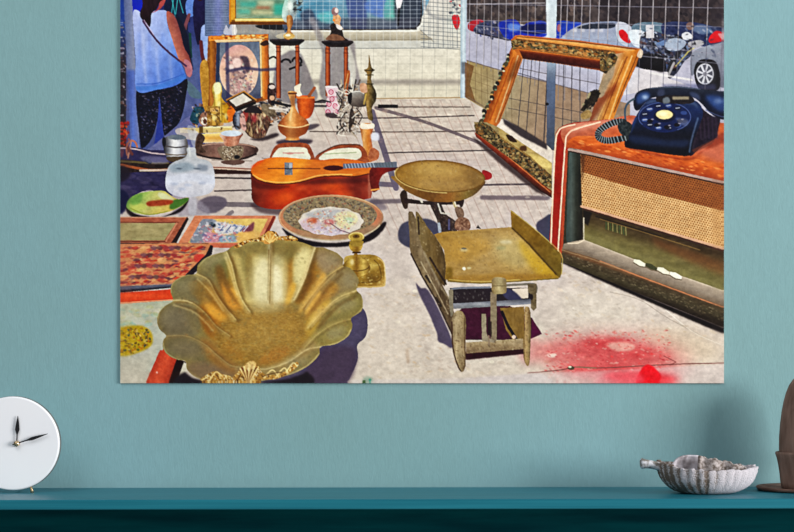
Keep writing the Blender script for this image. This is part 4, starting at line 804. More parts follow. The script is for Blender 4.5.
# ================= big scalloped brass bowl =================
sp([(350, 318), (362, 308), (367.5, 320), (366, 336), (357.5, 345), (358, 358), (352, 374), (344, 383), (318, 386), (240, 386), (250, 378), (320, 348)], (80, 72, 96), n=5)
sp([(318, 352), (336, 346), (356, 350), (354, 372), (342, 384), (300, 386)], (72, 56, 76), a=.8, soft=2)
sp([(184, 372), (196, 379), (230, 383), (280, 380), (300, 375), (308, 372), (304, 386), (182, 386)], (30, 22, 30), soft=.8)
RIM = [(270.7, 239.5), (280, 238.8), (292, 240), (304, 243), (314.5, 247), (323, 247.5), (330, 250), (337, 253), (343, 259), (343, 265.5), (349, 267.5), (355, 273), (359, 281), (356.5, 290), (361, 295), (363, 303), (361, 311.5),
       (351.5, 318), (352.5, 326), (349, 335), (341, 341.5), (332, 345), (320.5, 347), (319, 355), (310, 364.5), (300, 370.5), (289, 375), (274, 378.5), (258, 381.5), (238, 383.2), (219.6, 382.4), (203, 380), (193, 375.5), (187, 369), (185.3, 361.3),
       (177, 359.5), (168.5, 355.5), (163, 348), (163.5, 340), (166, 335.5), (159.5, 329), (157, 321), (159, 313), (165, 306), (173, 300.5), (170.5, 292), (172, 284), (178, 278.5), (187, 275), (196, 273.5), (198, 265), (205, 258.5), (215, 254), (226, 251), (232, 246.5), (240, 243.5), (250, 241), (261, 240)]
BO = 'brass_scalloped_bowl/bowl'
sp(RIM, (140, 124, 72), BO, n=7, ns=(8, 6))
# rim lobes: dull olive at the edge
def lobe(pts, c, s=3, a=.9, **k): sp(pts, c, soft=s, a=a, clip=BO, **k)
lobe([(200, 268), (206, 258), (228, 252), (232, 262), (222, 276), (206, 284)], (126, 116, 76), 2.4)
lobe([(172, 290), (176, 280), (196, 274), (208, 282), (214, 296), (196, 304), (176, 300)], (124, 114, 80), 2.4)
lobe([(158, 322), (162, 310), (174, 302), (192, 304), (200, 316), (196, 336), (168, 338)], (122, 112, 82), 2.4)
lobe([(164, 342), (172, 338), (196, 338), (206, 352), (206, 362), (186, 360), (168, 354)], (118, 108, 74), 2.4)
lobe([(188, 364), (210, 362), (236, 374), (236, 383), (206, 380), (190, 372)], (126, 106, 80), 2)
lobe([(238, 244), (262, 240), (264, 256), (262, 300), (244, 306), (230, 268)], (198, 180, 112), 3)
lobe([(268, 240), (300, 243), (314, 250), (304, 274), (290, 302), (268, 304)], (186, 164, 96), 3)
lobe([(316, 250), (332, 251), (343, 261), (340, 270), (322, 282), (308, 276)], (150, 128, 92), 2.4)
lobe([(342, 268), (356, 276), (357, 288), (342, 294), (322, 300), (324, 284)], (144, 126, 86), 2.4)
lobe([(340, 298), (358, 292), (362, 304), (360, 311), (344, 318), (326, 322), (322, 310)], (134, 124, 72), 2.4)
lobe([(324, 326), (350, 318), (352, 328), (344, 340), (322, 346), (308, 340)], (146, 132, 74), 2.4)
lobe([(296, 348), (318, 346), (318, 356), (300, 370), (276, 377), (262, 370), (276, 360)], (140, 124, 78), 2)
# walls: gold sectors
lobe([(196, 282), (214, 288), (232, 310), (244, 326), (228, 330), (210, 312), (198, 296)], (150, 106, 34), 2.2)
lobe([(200, 304), (212, 312), (232, 330), (220, 342), (206, 332)], (176, 116, 36), 2)
lobe([(203, 296), (214, 306), (230, 320), (226, 324), (208, 312)], (240, 176, 70), 1.3)
lobe([(208, 318), (222, 330), (226, 338), (212, 334)], (214, 140, 50), 1.4)
lobe([(200, 340), (214, 342), (236, 362), (250, 376), (226, 372), (206, 356)], (150, 108, 52), 2.5)
lobe([(226, 260), (234, 266), (240, 290), (250, 310), (238, 312), (224, 290)], (164, 128, 50), 2)
lobe([(212, 262), (226, 258), (228, 280), (220, 284)], (120, 116, 66), 2)
lobe([(226, 286), (236, 290), (244, 306), (240, 312), (228, 300)], (230, 172, 72), 1.5)
lobe([(240, 256), (250, 260), (252, 292), (246, 300), (240, 280)], (146, 134, 78), 2)
lobe([(257, 268), (267, 260), (268, 300), (261, 304), (255, 290)], (240, 230, 182), 2.3)
lobe([(272.5, 266), (281, 272), (283, 296), (278, 304), (272, 304)], (250, 242, 204), 2.2)
lobe([(268, 244), (290, 246), (294, 262), (280, 264), (268, 260)], (140, 128, 74), 2.2)
lobe([(287, 262), (295, 260), (292, 290), (285, 298)], (160, 112, 36), 1.6)
lobe([(294, 256), (308, 252), (306, 266), (300, 284), (294, 282)], (226, 212, 150), 1.8)
lobe([(290, 286), (296, 284), (292, 300), (284, 306)], (230, 176, 70), 1.3)
lobe([(312, 262), (322, 266), (314, 286), (300, 304), (294, 300), (304, 284)], (156, 112, 40), 1.8)
lobe([(322, 272), (326, 280), (314, 298), (300, 314), (300, 306), (312, 290)], (216, 168, 78), 1.5)
lobe([(332, 282), (338, 290), (320, 306), (306, 322), (306, 310), (320, 294)], (170, 128, 56), 1.8)
lobe([(326, 300), (330, 304), (316, 322), (304, 334), (306, 322)], (200, 164, 70), 1.5)
lobe([(310, 318), (320, 316), (314, 332), (300, 346), (290, 350), (300, 336)], (196, 160, 66), 2)
lobe([(262, 368), (290, 356), (306, 340), (316, 344), (300, 362), (276, 374)], (164, 140, 90), 1.8)
# reflected light and dark between the flutes
lobe([(236, 246), (268, 242), (268, 254), (238, 256)], (132, 116, 64), 2, .8)
lobe([(246, 256), (252, 258), (254, 290), (250, 300), (246, 280)], (138, 116, 58), 1.4, .7)
lobe([(273, 242), (300, 244), (308, 252), (273, 256)], (136, 118, 66), 2.4, .8)
lobe([(232, 256), (240, 258), (248, 292), (256, 304), (246, 306), (238, 284)], (196, 176, 108), 1.5, .8)
lobe([(284, 262), (288, 262), (287, 288), (283, 298)], (176, 150, 84), 1.2, .8)
lobe([(299, 250), (311, 250), (306, 268), (297, 284)], (232, 218, 156), 1.8, .8)
lobe([(202, 262), (214, 256), (228, 253), (229, 258), (212, 263), (204, 270)], (150, 138, 92), 1.5, .8)
lobe([(215, 268), (222, 266), (232, 292), (240, 306), (234, 310), (222, 292)], (120, 84, 34), 1.5, .8)
lobe([(222, 282), (230, 296), (244, 312), (238, 314), (226, 302)], (226, 160, 64), 1.1, .8)
lobe([(188, 284), (200, 282), (212, 298), (206, 304), (194, 296)], (132, 108, 58), 1.8, .8)
lobe([(196, 308), (204, 312), (216, 332), (210, 336), (200, 322)], (140, 92, 34), 1.6, .8)
lobe([(188, 308), (196, 308), (200, 326), (194, 332), (188, 320)], (130, 116, 76), 1.8, .7)
lobe([(226, 318), (234, 322), (240, 332), (232, 332)], (178, 142, 64), 1.2, .8)
lobe([(176, 342), (196, 342), (206, 352), (200, 358), (180, 352)], (132, 118, 80), 2, .7)
lobe([(318, 256), (330, 256), (338, 262), (330, 268), (318, 268)], (160, 140, 106), 1.8, .8)
lobe([(344, 274), (353, 278), (354, 286), (344, 286)], (152, 136, 98), 1.8, .8)
lobe([(330, 306), (350, 298), (358, 302), (354, 308), (336, 314)], (160, 146, 92), 1.8, .7)
lobe([(330, 330), (346, 324), (344, 334), (330, 340)], (160, 148, 96), 1.8, .7)
lobe([(308, 274), (314, 278), (304, 296), (298, 302)], (110, 76, 28), 1.1, .7)
lobe([(316, 292), (322, 294), (310, 310), (304, 314)], (236, 190, 96), 1.1, .8)
lobe([(316, 310), (324, 308), (312, 324), (306, 328)], (224, 190, 104), 1.2, .8)
lobe([(286, 244), (294, 246), (292, 262), (286, 262)], (126, 110, 58), 1.4, .6)
lobe([(238, 366), (262, 370), (284, 366), (280, 374), (256, 378), (238, 374)], (150, 130, 84), 1.6, .7)
# floor of the bowl
FL = [(240, 308), (256, 304), (276, 303), (292, 307), (304, 318), (308, 332), (302, 346), (288, 358), (266, 366), (244, 366), (228, 358), (216, 346), (214, 332), (224, 318)]
sp(FL, R((266, 336), 48, 34, (160, 130, 66), (156, 124, 58), (150, 116, 50)), soft=3.4, clip=BO, n=13, ns=(3, 1.6))
lobe([(266, 352), (284, 346), (290, 352), (276, 362), (258, 364)], (176, 120, 52), 2, .6)
lobe([(250, 304), (284, 304), (280, 312), (254, 313)], (166, 150, 100), 2, .7)
lobe([(228, 340), (240, 350), (246, 362), (230, 356), (222, 346)], (170, 120, 48), 2, .5)
dabs(FL, 420, [(176, 146, 80), (120, 96, 44), (160, 120, 56), (140, 126, 76)], (.4, 1.1), 2.2, 2, 20, clip=BO, a=.35, seed=63)
# ribs
for pts, c1, c2, w_ in (([(271, 242), (270.8, 260), (270.2, 282), (269.8, 303)], (116, 84, 36), (250, 244, 210), 1.3), ([(226.5, 252), (232, 266), (236, 284), (242, 300), (250, 312)], (92, 70, 26), (240, 224, 160), 1.5),
                        ([(197, 274), (208, 280), (216, 294), (224, 306), (236, 320)], (86, 62, 24), (226, 206, 140), 1.6), ([(173, 300.5), (190, 302), (204, 312), (216, 326), (230, 336)], (96, 60, 20), (206, 186, 120), 1.3),
                        ([(166, 336), (186, 336), (204, 344), (218, 356), (232, 366), (248, 367)], (100, 76, 40), (190, 168, 110), 1.), ([(315, 247.5), (310, 262), (304, 280), (294, 300)], (100, 74, 30), (240, 224, 170), 1.6),
                        ([(343, 266), (328, 276), (316, 290), (302, 308)], (96, 70, 32), (214, 186, 116), 1.3), ([(357, 290.5), (338, 298), (322, 312), (308, 328)], (104, 84, 40), (226, 204, 136), 1.3),
                        ([(351, 319), (334, 324), (318, 334), (304, 348)], (110, 92, 46), (196, 176, 110), 1.1), ([(320, 347), (306, 350), (288, 362), (266, 369), (248, 367)], (120, 96, 50), (232, 212, 154), 1.2)):
    line([(x+2, y+1) for x, y in pts], w_*1.8, c1, smooth=True, soft=.9, a=.6, clip=BO)
    line([(x-1.5, y+.6) for x, y in pts], w_*2.4, c2, smooth=True, soft=1.2, a=.4, clip=BO)
    line(pts, w_*.8, c2, smooth=True, soft=.35, a=.6, clip=BO)
line([(268.8, 250), (268, 300)], 1.4, (110, 80, 34), soft=.4, a=.7, clip=BO)
# bright rim
for pts, w_ in (([(157.5, 322), (159.5, 312), (166, 305), (173, 300.5)], .8), ([(163, 343), (166, 352), (176, 359), (185, 361.5)], 1.1), ([(171, 293), (173, 283), (184, 276), (197, 273.5)], .7), ([(360, 311), (352, 318)], 1), ([(351, 330), (344, 339.5), (332, 344.5), (320, 347)], 1.6),
                ([(319, 354), (308, 365), (290, 374), (262, 380.5), (236, 382.6)], 1.5), ([(190, 374), (204, 380), (224, 382.6)], 1.2), ([(362, 298), (362.6, 306), (360, 311)], .8), ([(173, 300.6), (182, 300), (192, 303)], 1.3), ([(356, 283), (357, 289), (352, 292)], .8), ([(199, 266), (206, 258.6), (216, 254.2), (226, 251.4)], .8)):
    line(pts, w_*.9, (226, 210, 160), smooth=True, a=.5, clip=BO, soft=.3)
dabs(RIM, 380, [(96, 84, 50), (190, 170, 110), (150, 110, 60), (120, 120, 80)], (.5, 2), 1.8, -30, 70, clip=BO, a=.22, seed=64, soft=.3)
# cast ornaments on the rim
def orn(pts, n, seed, name='brass_scalloped_bowl/cast_ornament'):
    sp(pts, (176, 130, 60), name, n=30, ns=(2, 2))
    dabs(pts, n, [(250, 220, 150), (110, 66, 24), (220, 160, 80), (70, 40, 16), (255, 240, 200)], (.5, 1.2), 1.8, 60, 60, clip=name, a=.85, seed=seed)
orn([(234, 246), (246, 240), (256, 238), (262, 235), (270, 231), (276, 232), (280, 236), (292, 236), (298, 240), (290, 241), (278, 240), (270, 243), (262, 242), (250, 242), (238, 248)], 110, 65)
sp([(264, 243), (265, 236), (267, 232), (270, 231), (274, 233), (275, 240), (270, 244)], (206, 150, 76), n=26, ns=(2, 2))
for a_ in (-60, -30, 0, 30, 60): line([(270, 243), (270+9*math.sin(math.radians(a_)), 241-8*math.cos(math.radians(a_)))], 1.3, (244, 206, 130), a=.9, w2=.8)
orn([(232, 384), (233, 377), (238, 372), (242, 367), (249, 362), (254, 361), (258, 366), (262, 372), (268, 375), (282, 373), (291, 366), (297, 362), (298, 366), (288, 374), (276, 379), (262, 380), (258, 384)], 120, 66)
orn([(200, 380), (208, 374), (216, 371), (222, 374), (230, 376), (234, 380), (226, 383), (212, 383)], 60, 67)
for k in range(-4, 5):
    a_ = k*.26; line([(249+k*.4, 381), (249+8*math.sin(a_)+k*.3, 371-3*math.cos(a_)), (249+10*math.sin(a_), 364+abs(k)*1.2)], 2, [(246, 216, 150), (120, 70, 30)][k % 2], smooth=True, a=.85, w2=1.2)
sp([(244, 368), (248, 362), (254, 361.5), (256, 366), (250, 370)], (240, 206, 140), soft=.5, a=.7)
for pts in ([(264, 378), (272, 370), (278, 376)], [(276, 377), (284, 368), (288, 373)], [(286, 372), (293, 363), (297, 366)], [(210, 380), (216, 372), (222, 376)], [(202, 380), (209, 376)]): line(pts, 1.4, (250, 220, 150), smooth=True, a=.9)
line([(262, 377), (270, 374), (282, 372)], 1, (80, 50, 20), smooth=True, a=.8)
# ================= spilt red powder =================
def red(c, rx, ry, col, s, a): ell(c, rx, ry, col, soft=s, a=a, clip='pavement', n=14, ns=(7, 4), rot=3)
red((616, 360), 74, 26, (214, 96, 96), 9, .5); red((612, 352), 42, 12, (196, 50, 56), 5, .6); red((560, 352), 24, 12, (206, 84, 86), 5, .5); red((620, 372), 60, 10, (206, 44, 52), 4.5, .55)
red((606, 343), 26, 5, (196, 44, 50), 3, .55); red((650, 356), 24, 8, (206, 64, 68), 4, .5); red((648, 378), 34, 6, (226, 30, 40), 3, .6); red((530, 350), 12, 14, (206, 90, 90), 4, .4)
sp([(606, 344), (622, 342), (634, 345), (632, 350), (616, 351)], (226, 170, 158), soft=1, a=.85, n=10); sp([(548, 354), (556, 354), (555, 357), (549, 357)], (240, 214, 200), soft=.5, a=.9)
dabs(box(545, 330, 670, 382), 260, [(226, 60, 60), (176, 40, 50), (226, 130, 120), (232, 200, 186), (206, 90, 84)], (.4, 1.4), 2, 8, 30, clip='pavement', a=.4, seed=68)
line([(528, 373), (560, 370), (575, 367), (600, 368), (640, 366), (680, 364), (724, 363)], 1, (120, 70, 66), smooth=True, a=.85)
poly([(466, 384), (466, 378), (540, 373), (600, 371), (724, 364), (724, 384)], (222, 206, 208), a=.45, clip='pavement', soft=.8)
poly([(352, 384), (352, 380), (470, 378), (540, 373), (560, 384)], (206, 196, 196), a=.5, clip='pavement', soft=.8)
red((640, 378), 36, 5.5, (230, 40, 50), 2.6, .8); sp([(636, 380), (644, 366), (652, 366), (661, 376), (656, 383), (640, 384)], (226, 18, 34), soft=.6, n=14); sp([(598, 379), (610, 373), (640, 374), (640, 384), (596, 384)], (226, 120, 130), soft=2, a=.5)
ell((571, 368), 3.4, 2, (84, 70, 54)); ell((570, 367), 1.6, 1, (226, 216, 190)); line([(576, 367), (596, 368)], 1.4, (140, 110, 90), a=.8); line([(664, 356), (676, 362), (670, 365)], .8, (130, 60, 60), a=.8)
ell((368, 379.5), 5, 3, (130, 160, 140), soft=1, a=.7); ell((370, 380), 1.4, 1.4, (60, 140, 120)); ell((364, 381), 1.6, 1, (60, 90, 50))
# ================= kitchen scale =================
sp([(398, 233), (402, 224), (414, 219.5), (428, 219), (438, 224), (440, 232), (432, 244), (424, 250), (410, 248), (400, 242)], (72, 70, 88), soft=.5, n=4)
sp([(416, 283), (421, 288), (428, 290), (440, 312), (452, 340), (452, 348), (444, 344), (438, 341), (437, 334), (430, 316), (420, 296)], (86, 76, 96), soft=.5)
poly([(510, 306), (532, 318), (541, 334), (530, 339), (500, 340), (466, 340), (452, 318), (466, 304)], (66, 16, 44), n=8)
poly([(532, 318), (542, 334), (531, 339)], (84, 14, 58), n=6)
poly([(464, 352), (524, 348), (524, 354), (466, 360)], (52, 14, 26), n=6, soft=.4)
# stand, arms and bracket beneath the round pan
sp([(400, 194), (406, 190), (408, 206), (405, 209), (402.5, 205)], (58, 42, 32), 'kitchen_scale/bracket', n=12)
sp([(458, 196), (464, 198), (463, 206), (460, 206.5)], (50, 36, 30), 'kitchen_scale/bracket')
poly([(404, 198), (424, 201), (464, 200), (463, 204.5), (430, 205), (404, 203)], (48, 32, 30), 'kitchen_scale/bracket', n=10)
line([(411, 194), (418, 196), (422, 202)], 2, (206, 196, 180)); line([(466, 201), (478, 194), (482, 186)], 2, (196, 176, 160), a=.8)
sp([(430, 203), (440, 203), (446, 214), (456, 222), (456, 232), (440, 232), (437, 220)], (56, 42, 40), 'kitchen_scale/stand', n=20, ns=(3, 3))
line([(438, 204), (441, 213), (450, 214)], 1.6, (196, 190, 180)); line([(452, 194), (455, 206), (461, 212)], 3.4, (176, 156, 116), 'kitchen_scale/stand', w2=2.4); line([(453, 196), (456, 206)], 1, (236, 226, 200))
line([(439, 224), (440, 232)], 3, (160, 166, 176)); line([(449, 220), (449, 229)], 2, (84, 80, 110)); sp([(455, 208), (462, 208), (464, 216), (458, 218)], (120, 96, 80), 'kitchen_scale/stand', n=24)
sp([(456, 220), (462, 217), (469, 220), (470, 229), (460, 231), (455, 228)], (132, 98, 78), 'kitchen_scale/weight', n=40, ns=(2, 2))
poly([(476, 228), (478, 225), (481, 229)], (40, 34, 30))
# round pan
sp([(395, 176), (398, 184), (406, 191), (418, 197), (432, 201.5), (450, 202), (466, 199), (478, 192), (485, 181), (460, 190)], Hh(395, 485, (146, 116, 60), (128, 92, 40), (110, 76, 32), (150, 106, 50), (130, 112, 60), (92, 66, 34)), 'kitchen_scale/round_pan', n=8)
ell((440, 176.2), 45.2, 16, G((400, 165), (470, 190), (0, (150, 116, 50)), (.4, (176, 144, 80)), (.7, (164, 132, 74)), (1, (140, 112, 64))), 'kitchen_scale/round_pan', rot=4.2, n=8, ns=(8, 4))
ell((438, 170), 26, 6, (196, 168, 104), rot=4, soft=4, a=.7, clip='kitchen_scale/round_pan'); ell((444, 184), 28, 4.5, (172, 144, 90), rot=3, soft=2.4, a=.7, clip='kitchen_scale/round_pan')
ring((440, 176.2), 44.6, 15.5, 1.2, (110, 80, 30), 0, 360, rot=4.2, a=.75); ring((440, 176.6), 45, 16, 1, (206, 184, 120), 80, 200, rot=4.2, a=.9); ring((440, 175.6), 42.4, 14, 1.5, (124, 88, 30), 190, 350, rot=4.2, a=.5, soft=.5)
# long side frame
sp([(408.4, 214), (410.5, 211.5), (413, 213), (416.5, 221), (418, 230), (424, 250), (434, 270), (444, 288), (452, 306), (456, 322), (454, 338), (450, 330), (436, 300), (422, 276), (411, 254), (409.5, 236)], G((410, 250), (440, 250), (0, (112, 94, 68)), (.5, (138, 120, 92)), (1, (92, 74, 54))), 'kitchen_scale/side_frame', n=20, ns=(3, 9))
sp([(415.5, 214), (417.5, 212), (420, 215), (427, 226), (436, 238), (443, 250), (446, 266), (445.5, 284), (442, 284), (434, 272), (424, 252), (418, 234)], G((418, 240), (446, 240), (0, (126, 108, 72)), (.6, (108, 86, 48)), (1, (78, 60, 34))), 'kitchen_scale/side_frame', n=14, ns=(3, 8))
line([(411, 254), (422, 276), (436, 300), (452, 334)], 1.6, (52, 38, 32), a=.9)
line([(418, 217), (419, 234)], 1.8, (52, 38, 30), a=.9); line([(430, 258), (436, 268), (446, 284)], 2, (46, 32, 26), a=.9); line([(426, 276), (430, 282)], 2.4, (40, 30, 26), a=.8); line([(436, 298), (441, 306)], 2.2, (40, 30, 26), a=.8)
line([(421, 262), (436, 290), (448, 314)], 1.2, (196, 180, 150), a=.6)
line([(424, 252), (440, 286), (452, 302)], 2, (160, 146, 120), a=.6, soft=.4)
# frame under the tray
rect(450, 288, 534, 304, (28, 18, 26), a=.92)
poly([(512, 289), (529, 288), (528, 298), (516, 299)], (216, 200, 184), 'pavement'); sp([(500, 288), (512, 290), (522, 300), (508, 300)], (60, 58, 84), soft=.5)
dabs(box(454, 288, 488, 300), 24, [(84, 80, 80), (40, 30, 36), (120, 116, 110)], (.5, 1.5), 1.6, 80, 30, a=.7, seed=69)
line([(450.5, 291), (456, 288.3), (490, 287.2)], 2, (120, 122, 132), 'kitchen_scale/crossbar', smooth=True); line([(500, 285.8), (530, 284), (536, 286), (536, 292)], 2.4, (120, 112, 100), 'kitchen_scale/crossbar', smooth=True)
poly([(453, 303.5), (533, 298.8), (533, 304), (453, 309)], V(299, 309, (70, 70, 80), (140, 140, 148), (110, 108, 112)), 'kitchen_scale/crossbar', n=14, ns=(6, 3))
poly([(448.6, 290), (453, 289), (453.4, 314), (451, 317), (449.6, 310)], (132, 122, 104), 'kitchen_scale/crossbar', n=14)
poly([(527.5, 284), (536.6, 284), (536.4, 308), (533.6, 311), (531, 308), (531, 294), (528, 292)], (110, 96, 72), 'kitchen_scale/crossbar', n=22)
ell((531.5, 297), 1.6, 3, (40, 30, 34))
# legs and foot bar
poly([(500, 308), (524, 306.5), (525, 350), (516, 344), (506, 330)], (128, 100, 50), 'kitchen_scale/rear_leg', n=14, ns=(3, 9)); line([(502, 312), (508, 326), (518, 342)], 3, (26, 10, 24)); ell((514, 337), 2, 2, (226, 200, 180), a=.9)
sp([(524.4, 310), (527, 306.5), (530, 310), (531, 326), (530.4, 346), (529.6, 362), (527.4, 366), (524, 360), (523.4, 350), (524.6, 330)], Hh(523, 531, (96, 72, 44), (186, 156, 110), (150, 124, 86), (100, 80, 50)), 'kitchen_scale/front_leg', n=14, ns=(3, 8))
poly([(466, 342.5), (523, 338.5), (523.6, 349), (466, 353.6)], V(338, 354, (176, 156, 124), (150, 128, 98), (124, 100, 76)), 'kitchen_scale/foot_bar', n=18, ns=(7, 3))
sp([(451.6, 322), (454.6, 312.5), (460, 310.6), (464, 314), (466, 322), (465.6, 345), (465.6, 364), (463.6, 371), (460.4, 371.4), (456.6, 364), (452.6, 350)], Hh(451, 466, (110, 92, 68), (176, 156, 122), (156, 136, 104), (120, 98, 70)), 'kitchen_scale/side_leg', n=20, ns=(3, 9))
line([(452, 322), (453, 348), (458, 366), (461, 371)], 1.4, (70, 46, 34), smooth=True, a=.9); line([(464.6, 318), (465, 366)], .9, (84, 60, 40), a=.8)
# balance pointer
poly([(490.4, 292), (496.6, 292), (496.8, 340), (494, 343), (490.4, 341)], (132, 116, 96), 'kitchen_scale/balance_pointer', n=16)
poly([(481.6, 314), (486, 314), (486.4, 332), (488, 338), (494, 340), (494, 342.6), (482, 341)], (150, 136, 116), 'kitchen_scale/balance_pointer', n=14); line([(489, 318), (489, 334)], 2, (40, 22, 26)); line([(491, 322), (491, 336)], 1.4, (50, 36, 32)); line([(488.6, 336), (489, 345)], 1.6, (140, 120, 100))
# tray
poly([(434, 234.5), (442, 232), (470, 230), (511, 227), (530, 246), (548, 262), (560, 277), (558, 279), (520, 281.5), (480, 283.6), (450, 282), (445, 279), (446, 266), (444, 250)],
   G((440, 235), (556, 278), (0, (158, 122, 56)), (.4, (170, 140, 88)), (.75, (170, 136, 74)), (1, (150, 120, 46))), 'kitchen_scale/tray', n=13, ns=(9, 4))
lobe2 = lambda p, c, s, a: sp(p, c, soft=s, a=a, clip='kitchen_scale/tray')
lobe2([(496, 240), (520, 240), (536, 262), (516, 268), (496, 256)], (196, 184, 136), 4, .5); lobe2([(520, 240), (548, 266), (556, 276), (540, 276), (524, 256)], (196, 156, 40), 2.5, .7); lobe2([(450, 240), (480, 238), (490, 250), (460, 262), (448, 254)], (190, 146, 66), 3, .5)
lobe2([(446, 270), (452, 268), (452, 282), (446, 281)], (110, 84, 20), 1, .8); lobe2([(456, 276), (530, 274), (556, 277), (520, 281), (456, 283)], (150, 110, 40), 1.4, .6)
line([(448, 281.4), (480, 283.2), (520, 281.2), (558, 278.4)], 1, (110, 96, 34), smooth=True, a=.9); line([(449, 279.6), (480, 281.6), (520, 279.6)], .9, (206, 186, 110), smooth=True, a=.7)
ell((464, 248.6), 2.6, 1, (76, 66, 50)); ell((464, 250), 4, 1.6, (206, 196, 160), soft=.8, a=.6); ell((464, 268.6), 1.8, 1.6, (246, 240, 214), soft=.3); ell((469, 268), 2, 1.2, (226, 216, 170), soft=.5, a=.7); ell((501, 248), 5, 2, (150, 150, 110), soft=1, a=.5); ell((506, 242), 6, 2, (220, 210, 176), soft=1, a=.6)
ell((497, 279), 4, 1.6, (190, 176, 140), soft=.6, a=.8)
poly([(510.5, 210.5), (512.5, 211), (526, 222), (545, 238), (561, 254), (562, 272), (560, 278), (555, 274), (540, 258), (524, 240), (511.5, 228)], G((512, 215), (560, 270), (0, (140, 108, 40)), (.5, (120, 90, 26)), (1, (112, 92, 34))), 'kitchen_scale/tray_flange', n=14, ns=(5, 5))
line([(511, 211), (526, 222), (545, 238), (561.4, 254.6), (561.6, 274)], 1, (186, 166, 96), smooth=True, a=.8); line([(512, 228), (530, 245), (556, 274)], 1.6, (70, 50, 16), a=.8, soft=.4)
sp([(491.6, 283), (493, 278.6), (498, 277.4), (505, 278.4), (506.4, 283), (506, 292.6), (499, 294), (492.6, 293)], Hh(491, 507, (120, 100, 66), (176, 160, 120), (130, 112, 80)), 'kitchen_scale/tray_clasp', n=14)
line([(493, 286), (506, 286)], .8, (80, 66, 40), a=.6)

sp([(254, 262), (268, 258), (269, 304), (258, 306), (250, 296)], (236, 228, 180), soft=3, a=.55, clip=BO); sp([(272, 258), (284, 262), (286, 298), (276, 306), (271, 304)], (240, 232, 186), soft=3, a=.5, clip=BO)
line([(271, 242), (270.8, 260), (270.2, 282), (269.8, 303)], 1.4, (124, 96, 46), smooth=True, soft=.4, a=.8, clip=BO)
for c_, rx_, ry_ in (((214, 262), 10, 6), ((186, 286), 12, 6), ((172, 318), 10, 9), ((184, 348), 14, 6), ((332, 258), 7, 5), ((350, 280), 6, 7), ((346, 304), 10, 5), ((336, 334), 10, 6), ((298, 362), 14, 5)):
    ell(c_, rx_, ry_, (150, 144, 112), soft=3, a=.4, clip=BO)
for p_ in ([(228, 256), (234, 274), (240, 294)], [(200, 278), (212, 290), (226, 310)], [(176, 304), (198, 312), (216, 330)], [(312, 256), (306, 276), (298, 298)], [(338, 272), (322, 288), (308, 308)], [(352, 294), (334, 304), (314, 326)]):
    line([(x+4, y+2) for x, y in p_], 2.4, (96, 66, 24), smooth=True, soft=1.2, a=.5, clip=BO)
    line([(x-2.6, y+1) for x, y in p_], 1.4, (246, 226, 160), smooth=True, soft=.7, a=.5, clip=BO)
# last glaze over single things
def glaze(name, c, a=1.):
    rect(PX0, PY0, PX0+PW, PY0+PH, c, mul=True, a=a, clip=name)
glaze('brass_scalloped_bowl/bowl', (250, 246, 246)); glaze('green_dish', (236, 226, 212)); glaze('red_painting/picture', (244, 232, 216)); glaze('brass_candlestick/base', (250, 240, 232))
glaze('kitchen_scale/round_pan', (246, 236, 226)); glaze('telephone/body', (220, 220, 214)); glaze('telephone/dial', (210, 210, 210))
BOg = 'brass_scalloped_bowl/bowl'
ell((268, 285), 24, 26, (255, 236, 180), soft=9, a=.18, clip=BOg); ell((266, 330), 40, 20, (206, 160, 84), soft=8, a=.22, clip=BOg); ell((222, 300), 16, 20, (206, 130, 50), soft=6, a=.2, clip=BOg); ell((318, 300), 14, 22, (206, 140, 70), soft=6, a=.2, clip=BOg)
ell((176, 322), 14, 14, (104, 92, 80), soft=5, a=.35, clip=BOg); ell((182, 350), 18, 9, (104, 88, 70), soft=4, a=.35, clip=BOg); ell((220, 374), 30, 8, (130, 100, 74), soft=4, a=.3, clip=BOg)

for n_ in ('top_rail', 'left_rail', 'right_rail'): glaze('ornate_frame/'+n_, (228, 218, 214))
for n_ in ('top_carving', 'bottom_carving', 'right_carving'): glaze('ornate_frame/'+n_, (226, 208, 180))
for n_ in ('parked_car_blue', 'parked_car_silver', 'parked_car_navy', 'parked_car_hatchback', 'parked_car_grey', 'parked_car_red', 'rock_wall', 'motorcycle'): glaze(n_, (220, 218, 222))
glaze('van', (246, 241, 232)); glaze('flower_painting/picture', (232, 228, 218)); glaze('framed_panel/panel', (236, 232, 226)); glaze('street', (226, 226, 236))
# bits of bare gilt wood showing through the carving
dabs([(516, 40), (560, 46), (612, 53), (610, 58), (560, 53), (516, 47)], 34, [(196, 130, 66), (150, 92, 40), (214, 160, 96)], (.8, 1.8), 2.2, 8, 20, clip='ornate_frame/top_carving', a=.8, seed=81)
line([(516, 47.4), (560, 53), (600, 58.6)], 1.4, (170, 104, 46), clip='ornate_frame/top_carving', a=.7)
line([(516, 39.6), (560, 44.6), (612, 51.6)], 1.2, (120, 66, 26), clip='ornate_frame/top_carving', a=.7)

ell((300, 214), 14, 12, (150, 128, 96), soft=4, a=.4, clip='painted_plate/rim'); ell((331, 236), 40, 6, (140, 124, 100), soft=3, a=.45, clip='painted_plate/rim'); ell((318, 196), 30, 4, (186, 130, 96), soft=2.5, a=.5, clip='painted_plate/rim')
glaze('brass_candlestick/base', (240, 234, 230)); glaze('brass_candlestick/stem', (244, 238, 232))
dabs([(346, 257), (380, 257), (384, 284), (350, 286)], 70, [(206, 190, 120), (110, 84, 34), (236, 220, 160), (140, 116, 56)], (.4, 1.2), 1.6, 20, 60, clip='brass_candlestick/base', a=.5, seed=83)
